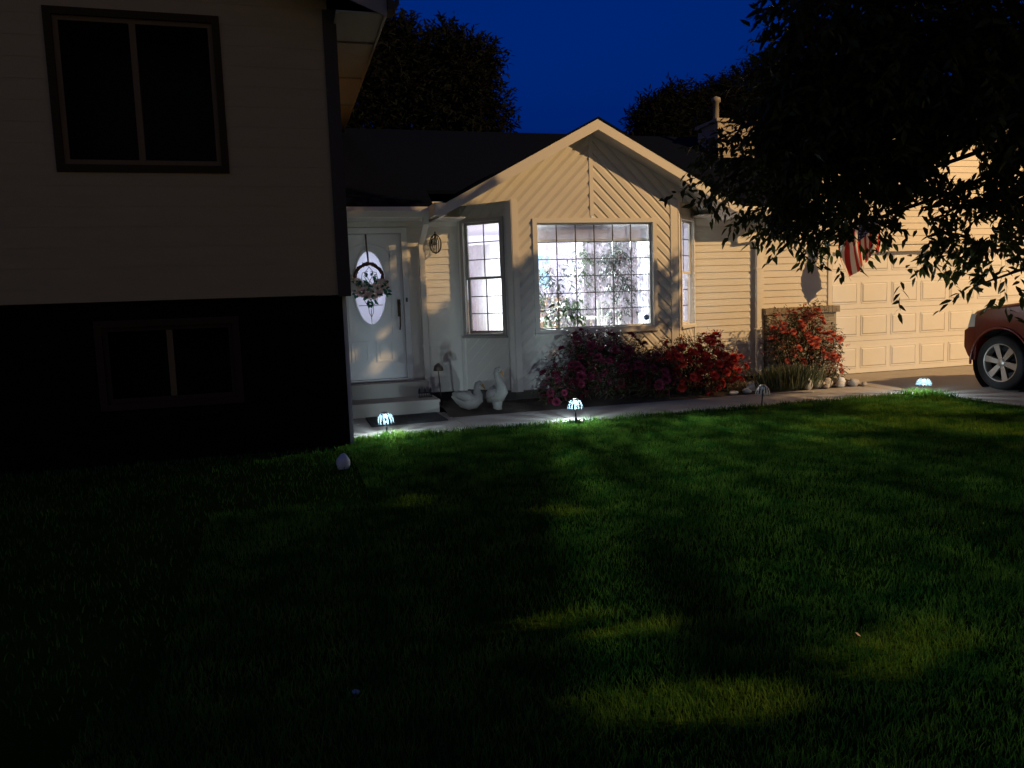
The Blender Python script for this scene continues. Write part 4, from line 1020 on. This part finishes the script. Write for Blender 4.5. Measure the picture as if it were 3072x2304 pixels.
dark_window(ff, wx0, wx1, wz0, wz1, -1.22, 'window', M['almond']); dark_window(fL, bx0, bx1, bz0, bz1, -1.12, 'basement_window', M['browntrim'])  # basement sash: shade put into its colour with the dark brown trim
# roof: gable end towards the street, eave along the entry side
b = MB(); rs_ = .38
b.hexa([(1.24, 8.25, 4.60), (-3.6, 8.25, 4.60 + 4.84 * rs_), (-3.6, 17, 4.60 + 4.84 * rs_), (1.24, 17, 4.60), (1.24, 8.25, 4.66), (-3.6, 8.25, 4.66 + 4.84 * rs_), (-3.6, 17, 4.66 + 4.84 * rs_), (1.24, 17, 4.66)])
b.hexa([(-8.44, 8.25, 4.60), (-3.6, 8.25, 4.60 + 4.84 * rs_), (-3.6, 17, 4.60 + 4.84 * rs_), (-8.44, 17, 4.60), (-8.44, 8.25, 4.66), (-3.6, 8.25, 4.66 + 4.84 * rs_), (-3.6, 17, 4.66 + 4.84 * rs_), (-8.44, 17, 4.66)])
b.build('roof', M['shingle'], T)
b = MB(); b.box(1.2, 1.225, 8.27, 17, 4.44, 4.60); b.hexa([(1.2, 8.27, 4.44), (-3.6, 8.27, 4.44 + 4.8 * rs_), (-3.6, 8.295, 4.44 + 4.8 * rs_), (1.2, 8.295, 4.44), (1.2, 8.27, 4.6), (-3.6, 8.27, 4.6 + 4.8 * rs_), (-3.6, 8.295, 4.6 + 4.8 * rs_), (1.2, 8.295, 4.6)])
b.build('fascia', M['fascia2'], T)
b = MB(); b.box(.72, 1.2, 8.3, 17, 4.46, 4.475)
for y in (9.2, 10.6, 12): b.box(.75, 1.19, y, y + .09, 4.44, 4.459)
b.build('soffit', M['fascia2'], T)
b = MB(); b.prism([(1.228, 4.6), (1.228, 4.48), (1.30, 4.48), (1.34, 4.54), (1.34, 4.62), (1.32, 4.62), (1.31, 4.55)], lambda u, v, n: Vector((u, n, v)), 8.2, 8.45); b.build('gutter_end', M['tantrim'], T)

# ------------------------------------------------------------------ trees
fol = leaf_mat('ash_leaf', (.04, .048, .013), .4, .42, .5, col2=(.085, .09, .022))
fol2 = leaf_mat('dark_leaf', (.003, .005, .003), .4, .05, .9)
def back_tree(label, trunk, blobs, seed, ls=.45):
    t = thing('background_tree', label, 'tree', (*trunk, 0), 'dark trees behind the gabled house')
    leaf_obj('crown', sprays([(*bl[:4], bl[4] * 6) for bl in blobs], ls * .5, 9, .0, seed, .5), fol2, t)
    m = MB(); top = max(bl[2] for bl in blobs)
    m.tube([(trunk[0], trunk[1], -.1), (trunk[0] + .05, trunk[1], top * .4), (trunk[0], trunk[1], top * .8)], [.3, .22, .08], 10)
    for bl in blobs[:6]: m.tube([(trunk[0], trunk[1], top * .35), ((trunk[0] + bl[0]) / 2, (trunk[1] + bl[1]) / 2, bl[2] * .8), bl[:3]], [.12, .07, .02], 6)
    m.build('trunk', M['bark'], t)
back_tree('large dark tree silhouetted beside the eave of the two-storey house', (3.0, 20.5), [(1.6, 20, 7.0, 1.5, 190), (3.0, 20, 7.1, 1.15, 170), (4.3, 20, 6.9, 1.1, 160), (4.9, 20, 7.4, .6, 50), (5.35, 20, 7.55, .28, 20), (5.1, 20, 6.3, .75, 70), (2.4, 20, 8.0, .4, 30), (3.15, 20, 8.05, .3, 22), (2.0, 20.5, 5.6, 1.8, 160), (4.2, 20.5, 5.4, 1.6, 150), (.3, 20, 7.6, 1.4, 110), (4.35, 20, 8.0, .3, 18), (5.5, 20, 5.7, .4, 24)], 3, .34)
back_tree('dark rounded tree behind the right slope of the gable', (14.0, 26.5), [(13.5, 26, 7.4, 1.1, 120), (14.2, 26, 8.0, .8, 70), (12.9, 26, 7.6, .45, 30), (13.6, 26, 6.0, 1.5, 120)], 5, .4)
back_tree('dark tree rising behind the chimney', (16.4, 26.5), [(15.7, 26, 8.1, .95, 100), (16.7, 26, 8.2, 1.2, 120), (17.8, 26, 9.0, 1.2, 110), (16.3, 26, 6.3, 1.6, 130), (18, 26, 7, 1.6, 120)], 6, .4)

FT = thing('ash_tree', 'big dark leafy tree overhanging the top right in front of the garage', 'tree', (10.6, 2.0, 0))
KEEP = 0
VIS = [  # boughs hanging into the view
    (4.35, 5.60, 3.83, 0.38, 92),
    (4.94, 5.80, 3.56, 0.77, 381),
    (5.45, 5.40, 3.57, 0.95, 574),
    (5.95, 5.20, 3.14, 0.89, 510),
    (4.63, 6.00, 3.27, 0.46, 137),
    (4.54, 6.30, 3.16, 0.34, 73),
    (4.98, 6.00, 2.91, 0.71, 321),
    (4.61, 6.60, 2.81, 0.45, 130),
    (4.36, 7.00, 2.74, 0.27, 36),
    (4.18, 7.20, 2.66, 0.16, 8),
    (4.87, 6.40, 2.44, 0.48, 149),
    (4.61, 6.70, 2.35, 0.24, 26),
    (5.16, 6.20, 2.38, 0.40, 101),
    (4.88, 6.50, 2.11, 0.21, 11),
    (5.02, 6.30, 2.06, 0.21, 13),
    (4.72, 6.70, 2.13, 0.14, 4),
    (5.35, 5.70, 2.85, 0.57, 211),
    (5.35, 6.00, 2.50, 0.24, 33),
    (5.60, 5.60, 2.16, 0.32, 59),
    (5.53, 5.60, 1.90, 0.17, 9),
    (5.74, 5.20, 2.22, 0.36, 68),
    (5.58, 5.20, 1.90, 0.19, 9),
    (5.74, 5.00, 1.88, 0.26, 30),
    (5.55, 5.00, 1.59, 0.17, 9),
    (5.31, 5.00, 1.52, 0.11, 4),
    (5.75, 5.00, 2.46, 0.36, 82),
    (4.47, 6.60, 3.44, 0.14, 4),
    (5.33, 5.80, 1.66, 0.12, 4),
    (4.52, 6.90, 2.57, 0.18, 12),
    (4.36, 6.95, 2.93, 0.18, 8),
    (4.30, 7.05, 3.08, 0.12, 3),
]
GAPS = [((4.7, 5.0, 2.06), (6.25, 6.6, 2.22), .2), ((4.79, 4.6, 2.39), (6.45, 6.2, 2.69), .3), ((4.58, 5.5, 1.83), (5.83, 7, 1.9), .16), ((4.7, 5.5, 1.95), (6.0, 7, 2.06), .07), ((4.55, 5.5, 1.70), (5.79, 7, 1.74), .12), ((4.96, 4.6, 1.93), (6.26, 5.8, 2.03), .16), ((4.56, 5, 1.79), (5.93, 6.5, 1.87), .12)]   # openings in the crown
OFF = [(6.6, 4.0, 6.5, 1.5, 420, 1.5), (5.2, 3.6, 6.2, 1.3, 300, 1.5), (8.0, 3.6, 6.9, 1.5, 380, 1.5), (9.4, 2.4, 5.0, 2.0, 560, 1.5), (7.4, 1.0, 5.0, 1.7, 420, 1.5), (11.2, 3.9, 4.6, 1.5, 380, 1.5), (9.5, .6, 6.8, 2.0, 420, 1.5), (8.3, 5.2, 5.4, 1.2, 260, 1.3), (7.0, 5.2, 5.8, 1.0, 200, 1.3), (12.2, 2.4, 6.2, 1.7, 300, 1.5), (11.5, .2, 5.2, 1.6, 300, 1.5),  # unseen boughs added to shade the lawn, the left house and the entry
       (5.6, 4.2, 7.2, 1.3, 350, 1.5), (7.6, 4.2, 6.0, 1.2, 300, 1.5), (6.6, 4.2, 6.6, 1.2, 350, 1.5), (9.5, 1.0, 5.2, 1.5, 420, 1.5), (8.2, 1.8, 4.4, 1.3, 380, 1.5), (6.6, 1.7, 3.7, .9, 220, 1.5), (8.8, 2.6, 5.6, 1.5, 380, 1.5),
       (9.2, 5.8, 4.7, 1.1, 420, 1.3), (9.6, 5.2, 5.6, 1.1, 340, 1.3), (8.3, 6.2, 5.4, .9, 320, 1.3), (8.6, 5.9, 3.7, .7, 200, 1.2), (7.6, 2.2, 4.4, 1.0, 300, 1.5), (10.6, 2.4, 5.6, 1.3, 320, 1.5), (7.2, 4.5, 6.9, 1.0, 260, 1.5), (6.3, 5.0, 6.0, .9, 220, 1.5), (8.4, 4.2, 6.9, 1.0, 260, 1.5), (10.4, 6.1, 5.0, .5, 60, 1.2)]
lv_ = np.concatenate([sprays([(*b_[:4], b_[4] * (1.35 if b_[2] > 2.95 else .85)) for b_ in VIS], .105, 9, .38, 21, .33, (.30, .40)), sprays(OFF, .11, 9, .4, 22, .42)])
# leaves are taken out so that the street lamp's light falls through on to the gable, the garage and patches of lawn
c_ = lv_.mean(axis=1); Lp = np.array(LAMP); dv = c_ - Lp
tt = (YB - Lp[1]) / dv[:, 1]; hit = Lp + dv * tt[:, None]
hx, hz = hit[:, 0], hit[:, 2]
nzv = np.array([mnoise.noise(Vector((a * 2.2, b_ * 2.2, 0))) + .6 * mnoise.noise(Vector((a * 6, b_ * 6, 4))) + .7 * mnoise.noise(Vector((a * 13, b_ * 13, 8))) for a, b_ in zip(hx, hz)])
zb = np.interp(hx, [1.5, 2.2, 2.6, 3.0, 3.4, 4.4, 5.0, 5.8, 6.3, 7, 9, 30], [3.4, 2.9, 2.5, 2.2, 2.0, 1.35, .85, .3, -1.0, -1.6, -2.2, -2.4]) + .55 * nzv
open_ = (hz > zb) & (c_[:, 1] < YB) & (tt > 0)
open_ &= ~((np.abs(hx - 5.62) < .32) & (np.abs(hz - 1.55) < .65) & (nzv > -.05))      # a bough whose shadow falls beside the big window
open_ &= ~((hx < 5.9) & (rng.random(len(hx)) < KEEP * np.clip((6.2 - hx) / 2, 0, 1)))      # a thin veil of leaves dims the gable
for (x, y, r) in ((1.34, 3.36, .07), (1.52, 3.28, .08), (1.70, 3.24, .05), (1.36, 2.52, .08), (1.58, 2.46, .09), (1.75, 2.5, .06), (2.42, 2.55, .09), (2.58, 2.62, .09), (2.75, 2.70, .08), (2.0, 5.2, .06), (3.6, 6.0, .1), (5.2, 6.4, .16), (1.0, 5.9, .05), (6.6, 7.2, .25), (7.6, 7.8, .25), (5.8, 7.2, .12), (7.2, 6.4, .2), (8.0, 8.4, .25)):
    a = Lp - np.array([x, y, 0]); a /= np.linalg.norm(a); q = c_ - np.array([x, y, 0]); d = np.linalg.norm(q - (q @ a)[:, None] * a, axis=1)
    open_ |= d < r + .04
for (x, y, z, r) in ((.95, 11.5, .75, .05), (1.4, 11.5, .62, .07), (1.5, 11.5, 1.05, .05), (2.2, 11.5, 1.9, .13), (2.2, 11.5, 2.3, .13), (2.2, 11.5, 1.5, .12), (1.3, 11.5, 2.4, .08), (-1.13, 8.8, 1.0, .03)):
    a = Lp - np.array([x, y, z]); a /= np.linalg.norm(a); q = c_ - np.array([x, y, z]); d = np.linalg.norm(q - (q @ a)[:, None] * a, axis=1)
    open_ |= d < r
nz2 = np.array([mnoise.noise(Vector((p[0] * 5, p[1] * 5, p[2] * 5))) + .6 * mnoise.noise(Vector((p[0] * 13, p[1] * 13, p[2] * 13))) for p in c_])
for (a, b_, r) in GAPS:
    a, b_ = np.array(a), np.array(b_); ab = b_ - a; t_ = np.clip(((c_ - a) @ ab) / (ab @ ab), 0, 1); open_ |= np.linalg.norm(c_ - (a + t_[:, None] * ab), axis=1) < r * (.35 + 1.3 * np.abs(nz2))
lv_ = lv_[~open_]
leaf_obj('crown', lv_, fol, FT)
tm = MB()
tm.tube([(10.6, 2.0, -.1), (10.55, 2.05, 1.2), (10.4, 2.1, 2.4), (10.2, 2.2, 3.4)], [.26, .2, .17, .14], 12)
trunk = tm.build('trunk', M['bark'], FT)
bm_ = MB()
def limb(pts, r0, r1):
    n_ = len(pts); bm_.tube(pts, [r0 + (r1 - r0) * i / (n_ - 1) for i in range(n_)], 7)
root_ = (10.25, 2.18, 3.2)
for bl in VIS[::2]: limb([root_, ((root_[0] * 1.2 + bl[0] * .8) / 2, (root_[1] * 1.2 + bl[1] * .8) / 2, max(bl[2], 3.2) + .5), (bl[0] * .85 + root_[0] * .15, bl[1] * .85 + root_[1] * .15, bl[2] + .3), bl[:3]], .05, .006)
for bl in OFF: limb([root_, ((root_[0] + bl[0]) / 2, (root_[1] + bl[1]) / 2, (3.2 + bl[2]) / 2 + .3), bl[:3]], .06, .015)
bm_.build('limb', M['bark'], FT)

# ------------------------------------------------------------------ grass
def blades(n, xr, yr, h0, h1, wd, seed, dens=None):
    g = np.random.default_rng(seed); x = g.uniform(*xr, n); y = g.uniform(*yr, n)
    k = np.array([in_lawn(a, b_) for a, b_ in zip(x, y)]); x, y = x[k], y[k]; n = len(x)
    z = np.array([hgt(a, b_) if b_ < 8.9 else 0 for a, b_ in zip(x, y)])
    cl = np.array([mnoise.noise(Vector((a * 3, b_ * 3, 9))) for a, b_ in zip(x, y)])
    h = g.uniform(h0, h1, n) * (1 + .45 * cl); a = g.uniform(0, 2 * math.pi, n); l = g.uniform(.1, .75, n) * h; b = g.uniform(0, 2 * math.pi, n)
    wx, wy = np.cos(a) * wd * .5, np.sin(a) * wd * .5
    base = np.stack([x, y, z - .005], 1); v = np.empty((n, 5, 3)); W = np.stack([wx, wy, np.zeros(n)], 1)
    ld = np.stack([np.cos(b) * l, np.sin(b) * l, np.zeros(n)], 1); up = np.stack([np.zeros(n), np.zeros(n), h], 1)
    v[:, 0] = base - W; v[:, 1] = base + W; m_ = base + up * .6 + ld * .35; v[:, 2] = m_ + W * .7; v[:, 3] = m_ - W * .7; v[:, 4] = base + up + ld
    return v
gv = np.concatenate([blades(95000, (.6, 8.8), (6.2, 9.02), 0.028, .058, .0055, 1), blades(70000, (-.6, 7), (3.2, 6.2), .028, .056, .0055, 2), blades(60000, (-.8, 4.5), (1.6, 3.2), .028, .06, .005, 3),
                     blades(16000, (-6, .66), (3.2, 8.7), .028, .055, .007, 4), blades(4200, (.7, 8.45), (8.9, 9.03), .05, .095, .007, 5), blades(1800, (.7, 1.6), (8.75, 9.02), .05, .11, .007, 6), blades(1200, (8.3, 8.75), (8.4, 9.0), .07, .14, .007, 8)])
n = len(gv); co = gv.reshape(-1, 3).astype(np.float32); b_ = (np.arange(n) * 5)[:, None]
loops = np.concatenate([b_ + np.array([[0, 1, 2, 3]]), b_ + np.array([[3, 2, 4]])], axis=1).astype(np.int32).ravel()
tot = np.tile([4, 3], n).astype(np.int32); st = np.concatenate([[0], np.cumsum(tot)[:-1]]).astype(np.int32)
me = bpy.data.meshes.new('grass'); me.vertices.add(n * 5); me.vertices.foreach_set('co', co.ravel()); me.loops.add(len(loops)); me.loops.foreach_set('vertex_index', loops)
me.polygons.add(len(tot)); me.polygons.foreach_set('loop_start', st); me.polygons.foreach_set('loop_total', tot); me.update(calc_edges=True)
me.materials.append(leaf_mat('grass_blade', (.038, .155, .026), .4, .3, 1, col2=(.115, .21, .030), scale=4, spec=0))
go = bpy.data.objects.new('grass', me); COL.objects.link(go); tag(go, 'short green lawn grass between the path and the camera', 'grass', kind='stuff')
fln = MB(); fln.add([(0, 0, 0), (.02, .012, .006), (.05, .0, .012), (.02, -.016, .004)], [(0, 1, 2, 3)])
lf_ = fln.build('fallen_leaf', mat('pale_dry_leaf', (.55, .42, .28), .8, .2, 30), loc=(0, 0, 0), fix=False); lf_.location = (2.27, 2.67, .075); lf_.rotation_euler = (.5, .4, 1)
tag(lf_, 'pale dry leaf lying on the lit grass patch', 'leaf')

# ------------------------------------------------------------------ street lamp outside the right edge
sp = thing('street_lamp', 'tall steel street lamp by the road casting amber light on the house', 'street lamp', (18.6, -1.0, 0))
b = MB(); b.tube([(18.6, -1, -.1), (18.6, -1, 4), (18.6, -1, 9.6), (18.4, -1, 10.4), (17.9, -1, 10.72)], [.11, .09, .06, .045, .04], 10); b.build('pole', M['chrome'], sp)
b = MB(); b.ball((17.55, -1, 10.74), .3, 14, 8, (1.3, .6, .35)); b.build('lamp_head', M['chrome'], sp)
lamp('street_light', LAMP - Vector((0, 0, .12)), STREET_W, (1.0, .63, .28), .06, sp)
